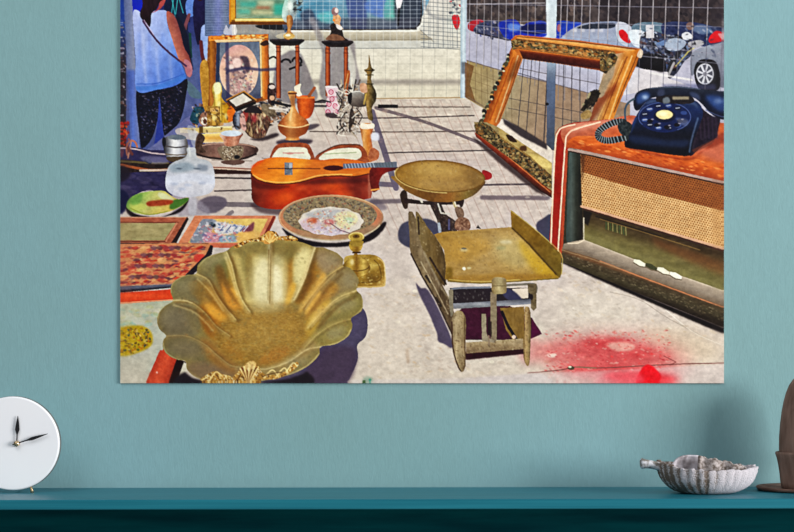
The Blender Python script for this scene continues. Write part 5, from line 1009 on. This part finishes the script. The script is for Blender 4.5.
# dents, rust and chips on the scale
for n_, bx_, q in (('side_frame', box(408, 212, 456, 336), 120), ('side_leg', box(451, 310, 467, 372), 50), ('front_leg', box(523, 306, 532, 366), 26), ('foot_bar', box(466, 338, 524, 354), 40), ('tray', box(434, 228, 560, 284), 130), ('round_pan', box(395, 160, 486, 202), 80), ('stand', box(430, 194, 466, 232), 40)):
    dabs(bx_, q*2, [(70, 48, 32), (200, 184, 150), (120, 92, 60), (90, 70, 44)], (.35, 1.1), 1.8, 60, 60, clip='kitchen_scale/'+n_, a=.18 if n_ in ('tray', 'round_pan') else .36, seed=84)

KEY, FILL, WORLD = 510., 78., .25
# ==================================================================
#  THE ROOM
# ==================================================================
# let the drawn edges wander a little, soften, raise the contrast, add grain
jj_, ii_ = np.meshgrid(np.arange(CH, dtype=np.float32), np.arange(CW, dtype=np.float32), indexing='ij')
wj = np.clip(jj_+S*(.14*noise(3.2, 3.2, 95)+.12*noise(1.4, 1.4, 96)), 0, CH-1.01); wi = np.clip(ii_+S*(.14*noise(3.2, 3.2, 97)+.12*noise(1.4, 1.4, 98)), 0, CW-1.01)
j0_, i0_ = wj.astype(int), wi.astype(int); fj, fi = (wj-j0_)[..., None], (wi-i0_)[..., None]
CAN = (CAN[j0_, i0_]*(1-fi)+CAN[j0_, i0_+1]*fi)*(1-fj)+(CAN[j0_+1, i0_]*(1-fi)+CAN[j0_+1, i0_+1]*fi)*fj
IDS = IDS[np.round(wj).astype(int), np.round(wi).astype(int)]
for c_ in range(3): CAN[..., c_] = gblur(CAN[..., c_], .24)
for c_ in range(3):                                             # keep the border from fading
    CAN[:4, :, c_] = CAN[4:5, :, c_]; CAN[-4:, :, c_] = CAN[-5:-4, :, c_]; CAN[:, :4, c_] = CAN[:, 4:5, c_]; CAN[:, -4:, c_] = CAN[:, -5:-4, c_]
for c_ in range(3):
    base_ = gblur(CAN[..., c_], .9); wide_ = gblur(CAN[..., c_], 5.); sh_ = CAN[..., c_]+.55*(CAN[..., c_]-base_)+.14*(CAN[..., c_]-wide_)
    sh_[:24] = CAN[:24, :, c_]; sh_[-24:] = CAN[-24:, :, c_]; sh_[:, :24] = CAN[:, :24, c_]; sh_[:, -24:] = CAN[:, -24:, c_]; CAN[..., c_] = np.clip(sh_, 2, 253)
CAN *= (1+.035*noise(7, 5, 99)+.045*noise(3, 2.4, 94))[..., None]
t_ = np.clip(CAN, 0, 255)/255.; t_ = t_+.12*(t_-.47)*4*t_*(1-t_)*1.1
lum = t_.mean(-1, keepdims=True); CAN = 255*(lum+(t_-lum)*1.02)*np.array([1.0, 1., .985])
CAN += (noise(.9, .9, 91)*6+noise(1.8, 1.4, 92)*5+noise(5, 4, 93)*2)[..., None]*np.array([1, 1, .95])*np.clip(CAN/120., .35, 1)
CAN = np.clip(CAN, 0, 255)
D = 3.0                      # camera to wall, metres
U = 0.002                    # metres of wall per unit of the drawing
HZ = 370.                    # horizon line of the drawing
ZC = 1.5-(HZ-266)*U           # camera height
col = bpy.context.scene.collection
def wx(px, y=0.): return (px-397)*U*(D+y)/D
def wz(py, y=0.): return ZC+(HZ-py)*U*(D+y)/D
def s2l(c):
    c = np.asarray(c, np.float64)/255.
    return np.where(c <= .04045, c/12.92, ((c+.055)/1.055)**2.4)
def L(r, g, b): return tuple(float(v) for v in s2l((r, g, b)))+(1.,)

def mat(name, rough=.6, spec=.3, metal=0):
    m = bpy.data.materials.new(name); m.use_nodes = True
    b = m.node_tree.nodes['Principled BSDF']
    b.inputs['Roughness'].default_value = rough; b.inputs['Metallic'].default_value = metal
    b.inputs['Specular IOR Level'].default_value = spec
    return m, m.node_tree, b
def node(nt, t, **k):
    n = nt.nodes.new(t)
    for a, v in k.items():
        if a in n.inputs: n.inputs[a].default_value = v
        else: setattr(n, a, v)
    return n
def noisy(name, c1, c2, scale=(1, 1, 1), ns=8., rough=.6, spec=.3, bump=0., bscale=None, metal=0, detail=4, lo=.35, hi=.65, dist=.002):
    m, nt, b = mat(name, rough, spec, metal); lk = nt.links.new
    tc = node(nt, 'ShaderNodeTexCoord'); mp = node(nt, 'ShaderNodeMapping'); mp.inputs['Scale'].default_value = scale
    lk(tc.outputs['Object'], mp.inputs['Vector'])
    n = node(nt, 'ShaderNodeTexNoise', Scale=ns, Detail=detail); lk(mp.outputs[0], n.inputs['Vector'])
    r = node(nt, 'ShaderNodeValToRGB'); r.color_ramp.elements[0].position = lo; r.color_ramp.elements[1].position = hi
    r.color_ramp.elements[0].color = c1; r.color_ramp.elements[1].color = c2
    lk(n.outputs['Fac'], r.inputs[0]); lk(r.outputs[0], b.inputs['Base Color'])
    if bump:
        n2 = n
        if bscale:
            mp2 = node(nt, 'ShaderNodeMapping'); mp2.inputs['Scale'].default_value = bscale; lk(tc.outputs['Object'], mp2.inputs['Vector'])
            n2 = node(nt, 'ShaderNodeTexNoise', Scale=1., Detail=5.); lk(mp2.outputs[0], n2.inputs['Vector'])
        bp = node(nt, 'ShaderNodeBump', Strength=bump, Distance=dist); lk(n2.outputs['Fac'], bp.inputs['Height']); lk(bp.outputs[0], b.inputs['Normal'])
    return m
def plain(name, c, rough=.5, spec=.4, metal=0):
    m, nt, b = mat(name, rough, spec, metal); b.inputs['Base Color'].default_value = c; return m

def link(name, me, m=None, parent=None, smooth=False):
    o = bpy.data.objects.new(name, me); col.objects.link(o)
    if m: me.materials.append(m)
    if parent: o.parent = parent
    if smooth: me.polygons.foreach_set('use_smooth', [True]*len(me.polygons))
    return o
def from_bm(name, bm, m=None, parent=None, smooth=False):
    me = bpy.data.meshes.new(name); bmesh.ops.recalc_face_normals(bm, faces=bm.faces); bm.to_mesh(me); bm.free()
    return link(name, me, m, parent, smooth)
def boxm(name, x0, x1, y0, y1, z0, z1, m, parent=None, bev=0.):
    bm = bmesh.new(); bmesh.ops.create_cube(bm, size=1)
    for v in bm.verts: v.co = Vector((x0+(x1-x0)*(v.co.x+.5), y0+(y1-y0)*(v.co.y+.5), z0+(z1-z0)*(v.co.z+.5)))
    if bev: bmesh.ops.bevel(bm, geom=bm.edges[:], offset=bev, segments=3, affect='EDGES')
    return from_bm(name, bm, m, parent, False)
def tag(o, label=None, cat=None, group=None, kind=None):
    for k, v in (('label', label), ('category', cat), ('group', group), ('kind', kind)):
        if v: o[k] = v
    return o

# ---- wall, shelf, panelling -------------------------------------------------
def wall_material():
    m, nt, b = mat('painted_plaster', .75, .2); lk = nt.links.new
    tc = node(nt, 'ShaderNodeTexCoord')
    def nz(sc, detail, dist=0):
        mp = node(nt, 'ShaderNodeMapping'); mp.inputs['Scale'].default_value = sc; lk(tc.outputs['Object'], mp.inputs['Vector'])
        n = node(nt, 'ShaderNodeTexNoise', Scale=1., Detail=detail); n.inputs['Distortion'].default_value = dist; lk(mp.outputs[0], n.inputs['Vector']); return n
    big = nz((1.6, 1.6, 1.2), 3.); streak = nz((150, 40, 42), 5., 1.5); fine = nz((260, 60, 50), 3.); blot = nz((26, 20, 14), 4., .8)
    r = node(nt, 'ShaderNodeValToRGB'); e = r.color_ramp.elements
    e[0].position = .3; e[0].color = WALL_A; e[1].position = .7; e[1].color = WALL_B
    lk(big.outputs['Fac'], r.inputs[0])
    mx = node(nt, 'ShaderNodeMix', data_type='RGBA', blend_type='OVERLAY'); mx.inputs[0].default_value = .10
    lk(r.outputs[0], mx.inputs[6]); lk(streak.outputs['Fac'], mx.inputs[7])
    lk(mx.outputs[2], b.inputs['Base Color'])
    a = node(nt, 'ShaderNodeMath', operation='MULTIPLY_ADD'); a.inputs[1].default_value = .5
    lk(fine.outputs['Fac'], a.inputs[0]); lk(streak.outputs['Fac'], a.inputs[2])
    a2 = node(nt, 'ShaderNodeMath', operation='MULTIPLY_ADD'); a2.inputs[1].default_value = 1.3
    lk(blot.outputs['Fac'], a2.inputs[0]); lk(a.outputs[0], a2.inputs[2])
    bp = node(nt, 'ShaderNodeBump', Strength=.16, Distance=.0022); lk(a2.outputs[0], bp.inputs['Height']); lk(bp.outputs[0], b.inputs['Normal'])
    return m
WALL_A, WALL_B = L(128, 165, 167), L(134, 174, 181)
wm = wall_material()
w = boxm('wall_back', -3.5, 3.5, 0, .12, 1.03, 3.2, wm); tag(w, 'blue green painted plaster wall above the shelf', 'wall', kind='structure')
dark = noisy('dark_teal_paint', L(0, 56, 66), L(3, 82, 90), (1, 1, 12), 3., .7, .04)
w2 = boxm('wall_lower', -3.5, 3.5, .0, .12, -.1, 1.03, dark); tag(w2, 'dark teal panelling below the shelf', 'wall', kind='structure')
def shelf_material():
    m, nt, b = mat('teal_satin_paint', .4, .3); lk = nt.links.new
    tc = node(nt, 'ShaderNodeTexCoord'); mp = node(nt, 'ShaderNodeMapping'); mp.inputs['Scale'].default_value = (3, 60, 200); lk(tc.outputs['Object'], mp.inputs['Vector'])
    n = node(nt, 'ShaderNodeTexNoise', Scale=1., Detail=5.); lk(mp.outputs[0], n.inputs['Vector'])
    r = node(nt, 'ShaderNodeValToRGB'); e = r.color_ramp.elements; e[0].position = .3; e[0].color = SH_A; e[1].position = .7; e[1].color = SH_B
    lk(n.outputs['Fac'], r.inputs[0]); lk(r.outputs[0], b.inputs['Base Color'])
    bp = node(nt, 'ShaderNodeBump', Strength=.25, Distance=.001); lk(n.outputs['Fac'], bp.inputs['Height']); lk(bp.outputs[0], b.inputs['Normal'])
    return m
SH_A, SH_B = L(18, 104, 122), L(30, 120, 138)
ST = wz(487.3)                                   # top of the shelf
sh = boxm('shelf_board', -3.4, 3.4, -.278, 0, -.0180, 0, shelf_material(), bev=.0012)
sh.location = (0, 0, ST); sh.rotation_euler = (0, -.0018, 0)
tag(sh, 'long dark teal painted shelf board along the wall', 'shelf')
def top(x): return ST+.0018*x

fl = boxm('floor', -3.5, 3.5, -5.2, .12, -.2, -.1, noisy('oak_floor', L(96, 84, 72), L(128, 112, 96), (1, 9, 1), 5., .6, .3)); tag(fl, 'plain wooden floor of the room', 'floor', kind='structure')

# ---- the print --------------------------------------------------------------
YF = -.0045
pm, nt, b = mat('printed_surface', .62, .12)
at = node(nt, 'ShaderNodeAttribute', attribute_name='ink'); nt.links.new(at.outputs['Color'], b.inputs['Base Color'])
edge = noisy('print_edge', L(196, 196, 192), L(214, 214, 210), (1, 1, 1), 40.)
x0, x1, z1, z0 = wx(PX0, YF), wx(PX0+PW, YF), wz(PY0, YF), wz(PY0+PH, YF)
panel = boxm('photo_print', x0, x1, YF+.0004, 0, z0, z1, edge)
tag(panel, 'large unframed photo print of an open-air flea market hanging above the shelf', 'poster')
VX = x0+(x1-x0)*np.arange(CW)/(CW-1); VZ = z1+(z0-z1)*np.arange(CH)/(CH-1)
LIN = s2l(CAN).astype(np.float32)
F = IDS[:-1, :-1]
def print_mesh(name, k, parent):
    jj, ii = np.nonzero(F == k)
    if len(jj) < 12: return None
    a = jj*CW+ii; q = np.stack([a, a+CW, a+CW+1, a+1], 1).astype(np.int64)
    vs, inv = np.unique(q.ravel(), return_inverse=True)
    me = bpy.data.meshes.new(name); me.vertices.add(len(vs))
    co = np.empty((len(vs), 3), np.float32); vj, vi = vs//CW, vs % CW
    co[:, 0] = VX[vi]; co[:, 1] = YF; co[:, 2] = VZ[vj]
    me.vertices.foreach_set('co', co.ravel())
    n = len(q); me.loops.add(4*n); me.loops.foreach_set('vertex_index', inv.astype(np.int32).ravel())
    me.polygons.add(n); me.polygons.foreach_set('loop_start', np.arange(0, 4*n, 4, dtype=np.int32))
    me.update(calc_edges=True)
    at = me.color_attributes.new('ink', 'FLOAT_COLOR', 'POINT')
    c = np.ones((len(vs), 4), np.float32); c[:, :3] = LIN[vj, vi]; at.data.foreach_set('color', c.ravel())
    return link(name, me, pm, parent)
SHOW = {'fence_post_near': 'fence_post', 'turned_stand_b': 'turned_stand', 'oval_tray_b': 'oval_tray', 'passer_by_blue': 'person', 'passer_by_navy': 'person', 'passer_by_white': 'person', 'woman': 'person',
        'parked_car_red': 'parked_car', 'parked_car_grey': 'parked_car', 'parked_car_blue': 'parked_car', 'parked_car_silver': 'parked_car', 'parked_car_teal': 'parked_car', 'parked_car_navy': 'parked_car', 'parked_car_hatchback': 'parked_car'}
LAB = {'pavement': 'pale stone pavement in the picture', 'street': 'shaded blue street behind the stall', 'woman': 'woman in white sleeveless top seen from behind', 'van': 'white van behind wire mesh',
       'brass_scalloped_bowl': 'large scalloped brass bowl', 'kitchen_scale': 'old brass kitchen scale with round pan and tray', 'valve_radio': 'red and brown valve radio', 'telephone': 'dark blue rotary telephone on the radio',
       'guitar': 'orange guitar lying flat', 'painted_plate': 'round painted plate', 'ornate_frame': 'empty ornate wooden picture frame', 'brass_candlestick': 'squat brass candlestick', 'glass_lamp_shade': 'frosted glass lamp shade',
       'green_dish': 'green and yellow leaf shaped dish', 'red_painting': 'red figure painting on a board', 'flower_painting': 'yellow flower picture in an orange red frame', 'icon_painting': 'small icon painting in a wooden frame',
       'framed_panel': 'plain panel in a brown wooden frame', 'oval_portrait': 'oval portrait in a gilt frame', 'seascape_painting': 'turquoise seascape in a gilt frame', 'turned_stand': 'small turned wooden stand under a lamp',
       'turned_stand_b': 'small turned wooden stand under a figurine', 'copper_ewer': 'long-necked copper ewer', 'copper_mortar': 'orange copper mortar with a pestle', 'ribbed_jar': 'dark ribbed jar', 'patterned_vase': 'pink and white patterned vase',
       'brass_finial': 'tall slim brass finial', 'painted_goblet': 'amber painted goblet', 'steel_pot': 'small silver pot', 'motorcycle': 'parked motorcycle', 'parked_car_hatchback': 'silver car with alloy wheel',
       'parked_car_silver': 'silver car with red tail light', 'parked_car_blue': 'blue parked car', 'parked_car_red': 'red parked car', 'parked_car_navy': 'navy parked car', 'parked_car_teal': 'grey green parked car', 'parked_car_grey': 'dark grey parked car',
       'passer_by_blue': 'passer-by in a light blue shirt', 'passer_by_navy': 'passer-by in navy', 'passer_by_white': 'passer-by in a white shirt', 'low_wall': 'low tan wall behind the fence', 'rock_wall': 'dark rock face behind the cars',
       'car_park': 'pale grey car park ground', 'fence_post': 'pale steel fence post beside the van', 'fence_post_near': 'steel fence post behind the ornate frame', 'street_post': 'blue grey post beside the woman'}
roots = {}
for k, nm in enumerate(NAMES):
    par = panel; a = nm.split('/')
    if len(a) == 2:
        if a[0] not in roots:
            if a[0] in NAMES:
                e = print_mesh(SHOW.get(a[0], a[0]), NAMES.index(a[0]), panel)
            else: e = None
            if e is None:
                e = bpy.data.objects.new(SHOW.get(a[0], a[0]), None); col.objects.link(e); e.parent = panel
            if a[0] in LAB: e['label'] = LAB[a[0]]
            roots[a[0]] = e
        print_mesh(a[1], k, roots[a[0]])
    elif nm not in roots:
        o = print_mesh(SHOW.get(nm, nm), k, panel)
        if o:
            roots[nm] = o
            if nm in LAB: o['label'] = LAB[nm]

# ---- clock ------------------------------------------------------------------
def lathe(name, prof, m, parent=None, seg=96, fn=None, smooth=True, cap=True):
    bm = bmesh.new(); rings = []
    for r, z in prof:
        ringv = []
        for k in range(seg):
            a = math.tau*k/seg; x, y, zz = r*math.cos(a), r*math.sin(a), z
            if fn: x, y, zz = fn(a, r, z)
            ringv.append(bm.verts.new((x, y, zz)))
        rings.append(ringv)
    for i in range(len(rings)-1):
        for k in range(seg):
            bm.faces.new((rings[i][k], rings[i][(k+1) % seg], rings[i+1][(k+1) % seg], rings[i+1][k]))
    if cap: bm.faces.new(rings[0]); bm.faces.new(rings[-1])
    return from_bm(name, bm, m, parent, smooth)
def rod(bm, p, q, r1, r2, seg=16):
    p, q = Vector(p), Vector(q); d = (q-p); Lh = d.length; rot = d.to_track_quat('Z', 'Y').to_matrix().to_4x4()
    bmesh.ops.create_cone(bm, cap_ends=True, segments=seg, radius1=r1, radius2=r2, depth=Lh, matrix=Matrix.Translation((p+q)/2) @ rot)
YC = -.111
cc = bpy.data.objects.new('shelf_clock', None); col.objects.link(cc)
ccx, ccz, cr_ = wx(13.6, YC), wz(443.2, YC), 47.2*U*(D+YC)/D
cc.location = (ccx, YC, top(ccx))
tag(cc, 'round white numberless clock on brass pegs at the left end of the shelf', 'clock')
hz = ccz-top(ccx)
white = noisy('white_enamel', L(246, 246, 251), L(250, 250, 253), (1, 1, 1), 6., .4, .4)
body = lathe('clock_body', [(cr_-.0030, -.006), (cr_-.0015, -.0056), (cr_-.0008, -.0045), (cr_-.0008, .0078), (cr_-.002, .0093), (cr_-.0035, .010)], white, cc, 128, smooth=False)
body.data.polygons.foreach_set('use_smooth', [len(p.vertices) == 4 for p in body.data.polygons]); body.rotation_euler = (math.pi/2, 0, 0); body.location = (0, 0, hz)
edge_m = noisy('brushed_zinc', L(96, 98, 98), L(126, 128, 126), (1, 1, 1), 30., .45, .5, metal=.4)
band = lathe('rim_band', [(cr_-.0030, -.0070), (cr_-.0008, -.0070), (cr_-.0002, -.0062), (cr_-.0002, .0040), (cr_-.0008, .0046), (cr_-.0030, .0046)], edge_m, cc, 128, cap=False); band.rotation_euler = (math.pi/2, 0, 0); band.location = (0, 0, hz)
black = noisy('black_lacquer', L(14, 14, 18), L(24, 24, 28), (1, 1, 1), 40., .35, .5)
brass = noisy('aged_brass', L(176, 150, 112), L(214, 190, 152), (1, 1, 1), 60., .28, .5, metal=.8)
def hand(name, length, wmax, ang, off, tail, z0_):
    bm = bmesh.new(); pts = [(-.0012, -tail), (.0012, -tail), (.0011, length*.32), (wmax, length*.5), (wmax*.7, length*.72), (.0004, length), (-.0004, length), (-wmax*.7, length*.72), (-wmax, length*.5), (-.0011, length*.32)]
    f = bm.faces.new([bm.verts.new((x, 0, z)) for x, z in pts]); e = bmesh.ops.extrude_face_region(bm, geom=[f])
    for v in e['geom']:
        if isinstance(v, bmesh.types.BMVert): v.co.y -= .0012
    o = from_bm(name, bm, black, cc); o.location = (pvx, off, z0_); o.rotation_euler = (0, ang, 0); return o
pvx = wx(18.4, YC)-ccx; pvz = wz(443.2, YC)-top(ccx)
hand('hour_hand', 26.5*U, .0042, math.radians(2.5), -.0125, .006, pvz); hand('minute_hand', 31.5*U, .0032, math.radians(72.5), -.0145, .008, pvz)
bm = bmesh.new(); rod(bm, (pvx, -.009, pvz), (pvx, -.018, pvz), .0056, .0050, 24); bmesh.ops.bevel(bm, geom=bm.edges[:], offset=.0008, segments=2, affect='EDGES')
from_bm('centre_boss', bm, brass, cc, True)
for sx in (-1, 1):
    bm = bmesh.new(); rod(bm, (sx*.034, -.003, hz-.0825), (sx*.0372, -.006, .0003), .0024, .0031, 20); from_bm('peg_foot', bm, brass, cc, True)
# rear stay that keeps the disc upright
bm = bmesh.new(); rod(bm, (0, .009, hz*.5), (0, .045, .0026), .0024, .0024, 12); from_bm('rear_stay', bm, brass, cc, True)

# ---- shell shaped bowl ------------------------------------------------------
YB = -.156
bx, rxb = wx(706.3, YB), 48.6*U*(D+YB)/D
bowl = bpy.data.objects.new('shell_bowl', None); col.objects.link(bowl); bowl.location = (bx, YB, top(bx)+.0005)
tag(bowl, 'weathered white ribbed clay bowl shaped like a folded leaf, on the shelf', 'bowl')
def bowl_mesh():
    N, M = 320, 26; bm = bmesh.new(); ry = .066
    def ribf(a): return abs(math.cos(16*a+.5))**.8
    def rim(a):     # height of the rim round the bowl (a = -pi/2 is the front)
        x, y = math.cos(a), math.sin(a)
        h = .0465 + .0125*max(0, -x)**2 + .003*max(0, x)**2
        if y > 0: h += .004*y**.7
        h += .0007*math.cos(32*a+1)+.0012*math.sin(9*a)
        return h
    def P(a, t, inner):
        h = rim(a); prof = math.sin(min(1, t)*math.pi/2)**.9
        e = .42+.58*prof if t > 0 else .42
        rr = 1+.034*ribf(a)*(t**.5)*(0 if inner else 1) - (.05 if inner else 0)
        wob = 1+.02*math.sin(3*a+1)*t
        z = h*(t**1.75) + (.004 if inner else 0)*(1-t)
        lump = .0022*math.sin(a*37+t*19)*math.sin(t*31+a*9)*t
        return (rxb*math.cos(a)*e*rr*wob+lump, ry*math.sin(a)*e*rr*wob, max(0, z+(lump*.4 if t > .2 else 0)))
    rings = []
    for i in range(M+1): rings.append([bm.verts.new(P(math.tau*k/N, i/M, False)) for k in range(N)])
    for i in range(M, -1, -1): rings.append([bm.verts.new(P(math.tau*k/N, i/M, True)) for k in range(N)])
    for i in range(len(rings)-1):
        for k in range(N): bm.faces.new((rings[i][k], rings[i][(k+1) % N], rings[i+1][(k+1) % N], rings[i+1][k]))
    bm.faces.new(rings[0]); bm.faces.new(rings[-1])
    return bm
def clay():
    m, nt, b = mat('limewashed_clay', .9, .15); lk = nt.links.new
    tc = node(nt, 'ShaderNodeTexCoord')
    n = node(nt, 'ShaderNodeTexNoise', Scale=420., Detail=5.); lk(tc.outputs['Object'], n.inputs['Vector'])
    n3 = node(nt, 'ShaderNodeTexNoise', Scale=26., Detail=3.); lk(tc.outputs['Object'], n3.inputs['Vector'])
    sep = node(nt, 'ShaderNodeSeparateXYZ'); lk(tc.outputs['Object'], sep.inputs[0])
    at2 = node(nt, 'ShaderNodeMath', operation='ARCTAN2'); lk(sep.outputs['Y'], at2.inputs[0])
    sx = node(nt, 'ShaderNodeMath', operation='MULTIPLY'); sx.inputs[1].default_value = .066/rxb; lk(sep.outputs['X'], sx.inputs[0]); lk(sx.outputs[0], at2.inputs[1])
    ml = node(nt, 'ShaderNodeMath', operation='MULTIPLY_ADD'); ml.inputs[1].default_value = 32; ml.inputs[2].default_value = 1.; lk(at2.outputs[0], ml.inputs[0])
    cs = node(nt, 'ShaderNodeMath', operation='COSINE'); lk(ml.outputs[0], cs.inputs[0])
    # worn clay shows between the ribs, limewash on top of them
    f = node(nt, 'ShaderNodeMath', operation='MULTIPLY_ADD'); f.inputs[1].default_value = .17; f.inputs[2].default_value = -.10; lk(cs.outputs[0], f.inputs[0])
    g = node(nt, 'ShaderNodeMath', operation='ADD'); lk(f.outputs[0], g.inputs[0]); lk(n.outputs['Fac'], g.inputs[1])
    h = node(nt, 'ShaderNodeMath', operation='MULTIPLY_ADD'); h.inputs[1].default_value = 1.25; lk(n3.outputs['Fac'], h.inputs[0]); lk(g.outputs[0], h.inputs[2])
    # the left side of the bowl is barer than the right
    hx = node(nt, 'ShaderNodeMath', operation='MULTIPLY_ADD'); hx.inputs[1].default_value = 4.4; lk(sep.outputs['X'], hx.inputs[0]); lk(h.outputs[0], hx.inputs[2])
    r = node(nt, 'ShaderNodeValToRGB'); e = r.color_ramp.elements; e[0].position = .72; e[0].color = L(112, 98, 88); e[1].position = 1.; e[1].color = L(202, 196, 202)
    e2 = r.color_ramp.elements.new(.88); e2.color = L(166, 158, 156)
    lk(hx.outputs[0], r.inputs[0]); lk(r.outputs[0], b.inputs['Base Color'])
    bp = node(nt, 'ShaderNodeBump', Strength=1., Distance=.0024); lk(n.outputs['Fac'], bp.inputs['Height']); lk(bp.outputs[0], b.inputs['Normal'])
    return m
clm = clay()
from_bm('bowl_body', bowl_mesh(), clm, bowl, True)
# folded lip at the back left, a curled leaf seen over the front rim
bm = bmesh.new(); N, M = 40, 24; g_ = []
for i in range(M+1):
    v = i/M; rowv = []
    for k in range(N+1):
        u = k/N; x = -.064+.086*u; zt = .0705*(1-.41*abs(2*u-.85)**3.2)
        z = .030+(zt-.030)*v; y = .010+.016*math.sin(math.pi*u)-.012*v*v+.0015*math.sin(u*20)
        rowv.append(bm.verts.new((x, y, z)))
    g_.append(rowv)
for i in range(M):
    for k in range(N): bm.faces.new((g_[i][k], g_[i][k+1], g_[i+1][k+1], g_[i+1][k]))
lipm = noisy('limewash', L(150, 142, 146), L(214, 208, 216), (1, 1, 1), 46., .9, .15, bump=.7, lo=.36, hi=.56, detail=6)
lipr = noisy('worn_clay', L(104, 92, 84), L(196, 186, 184), (1, 1, 1), 150., .9, .15, bump=.9, lo=.38, hi=.62, detail=5)
lip = from_bm('folded_lip', bm, lipm, bowl, True); so = lip.modifiers.new('t', 'SOLIDIFY'); so.thickness = .004; so.offset = 0
bm = bmesh.new(); g_ = []
for i in range(M+1):
    v = i/M; rowv = []
    for k in range(N+1):
        u = k/N; x = -.016+.094*u; z = .026+(.0695-.0205*u**1.3+.0016*math.sin(u*24)+.001*math.sin(u*61)-.026)*v
        rowv.append(bm.verts.new((x, -.004+.010*u+.004*math.sin(u*15)-.006*v, z)))
    g_.append(rowv)
for i in range(M):
    for k in range(N): bm.faces.new((g_[i][k], g_[i][k+1], g_[i+1][k+1], g_[i+1][k]))
lip2 = from_bm('folded_lip', bm, lipr, bowl, True); so = lip2.modifiers.new('t', 'SOLIDIFY'); so.thickness = .005; so.offset = 0
# stub of a stalk on the left
bm = bmesh.new(); pr = [(-.1250, .0560, .0080), (-.1225, .0560, .0114), (-.115, .0552, .0094), (-.106, .0540, .0088), (-.094, .0515, .0090), (-.084, .0490, .0092)]
rg = [[bm.verts.new((x, .0+r*math.cos(t)*(1+.12*math.sin(3*t+x*300)), z+r*math.sin(t)*(1+.1*math.cos(2*t)))) for t in [math.tau*k/24 for k in range(24)]] for x, z, r in pr]
for i in range(len(rg)-1):
    for k in range(24): bm.faces.new((rg[i][k], rg[i][(k+1) % 24], rg[i+1][(k+1) % 24], rg[i+1][k]))
bm.faces.new(rg[0]); bm.faces.new(rg[-1])
stalk = noisy('stalk_limewash', L(126, 120, 114), L(216, 216, 222), (1, 1, 1), 90., .9, .15, bump=.6, lo=.42, hi=.55)
from_bm('stalk', bm, stalk, bowl, True)

# ---- brown clay candle pot at the right end ---------------------------------
YV = -.095
vx = wx(803, YV); k_ = U*(D+YV)/D
pot = bpy.data.objects.new('domed_pot', None); col.objects.link(pot); pot.location = (vx, YV, top(vx)+.0003)
tag(pot, 'brown terracotta pot with domed top on a saucer, right end of shelf', 'pot')
terra = noisy('brown_terracotta', L(100, 78, 68), L(140, 114, 102), (60, 60, 9), 1.6, .85, .2, bump=.4, lo=.3, hi=.7, dist=.001)
terra2 = noisy('brown_terracotta_saucer', L(96, 68, 58), L(126, 98, 86), (20, 20, 60), 2., .8, .2, bump=.3, dist=.001)
h = lambda py: max(0., (HBP-py)*k_)
HBP = HZ+(wz(HZ)-top(vx))/U*D/(D+YV)
lathe('saucer', [(r*k_, z) for r, z in ((32, 0), (36, .0005), (44.5, h(489.8)), (46, h(487.6)), (45, h(486.4)), (42, h(487.0)), (33, h(488.4)), (2, h(488.6)))], terra2, pot)
lathe('cup', [(r*k_, h(y)) for r, y in ((19, 488.8), (21, 488), (22, 482), (22.8, 474), (24, 466), (25.6, 458), (27, 454.2), (26.8, 452.2), (25.4, 451.8), (24.8, 453.2), (24, 458), (21, 464), (2, 464.5))], terra, pot)
lathe('dome', [(r*k_, h(y)) for r, y in ((21.5, 463), (23, 458), (23.4, 448), (23.3, 438), (22.4, 425), (20.8, 412), (19, 402), (16.6, 393), (13.4, 385), (9.6, 379.5), (5, 376.2), (2, 375.4), (.2, 375.3))], terra, pot)

# ---- light ------------------------------------------------------------------
def area(name, loc, aim, size, power, c):
    ld = bpy.data.lights.new(name, 'AREA'); ld.size = size; ld.energy = power; ld.color = c
    o = bpy.data.objects.new(name, ld); col.objects.link(o); o.location = loc
    o.rotation_euler = (Vector(aim)-Vector(loc)).to_track_quat('-Z', 'Y').to_euler()
    return o
area('window_light', (5.8, -3.2, 2.05), (0, 0, 1.35), 2.6, KEY, (1., .985, .96))
area('fill_light', (-1.6, -2.9, 4.4), (0, 0, 1.2), 2.6, FILL, (.94, .98, 1.))  # added fill lamp out of view, lifts the wall and the shelf top
wd = bpy.data.worlds.new('room'); bpy.context.scene.world = wd; wd.use_nodes = True
wd.node_tree.nodes['Background'].inputs[0].default_value = (.92, .97, 1., 1); wd.node_tree.nodes['Background'].inputs[1].default_value = WORLD
# ---- camera -----------------------------------------------------------------
cd = bpy.data.cameras.new('camera'); cam = bpy.data.objects.new('camera', cd); col.objects.link(cam)
cam.location = (0, -D, ZC); cam.rotation_euler = (math.pi/2, 0, 0); cd.sensor_width = 36; cd.lens = 36*D/(794*U); cd.shift_y = (HZ-266)/794
bpy.context.scene.camera = cam
sc = bpy.context.scene
sc.view_settings.view_transform = 'Standard'; sc.view_settings.look = 'None'; sc.view_settings.exposure = 0; sc.view_settings.gamma = 1
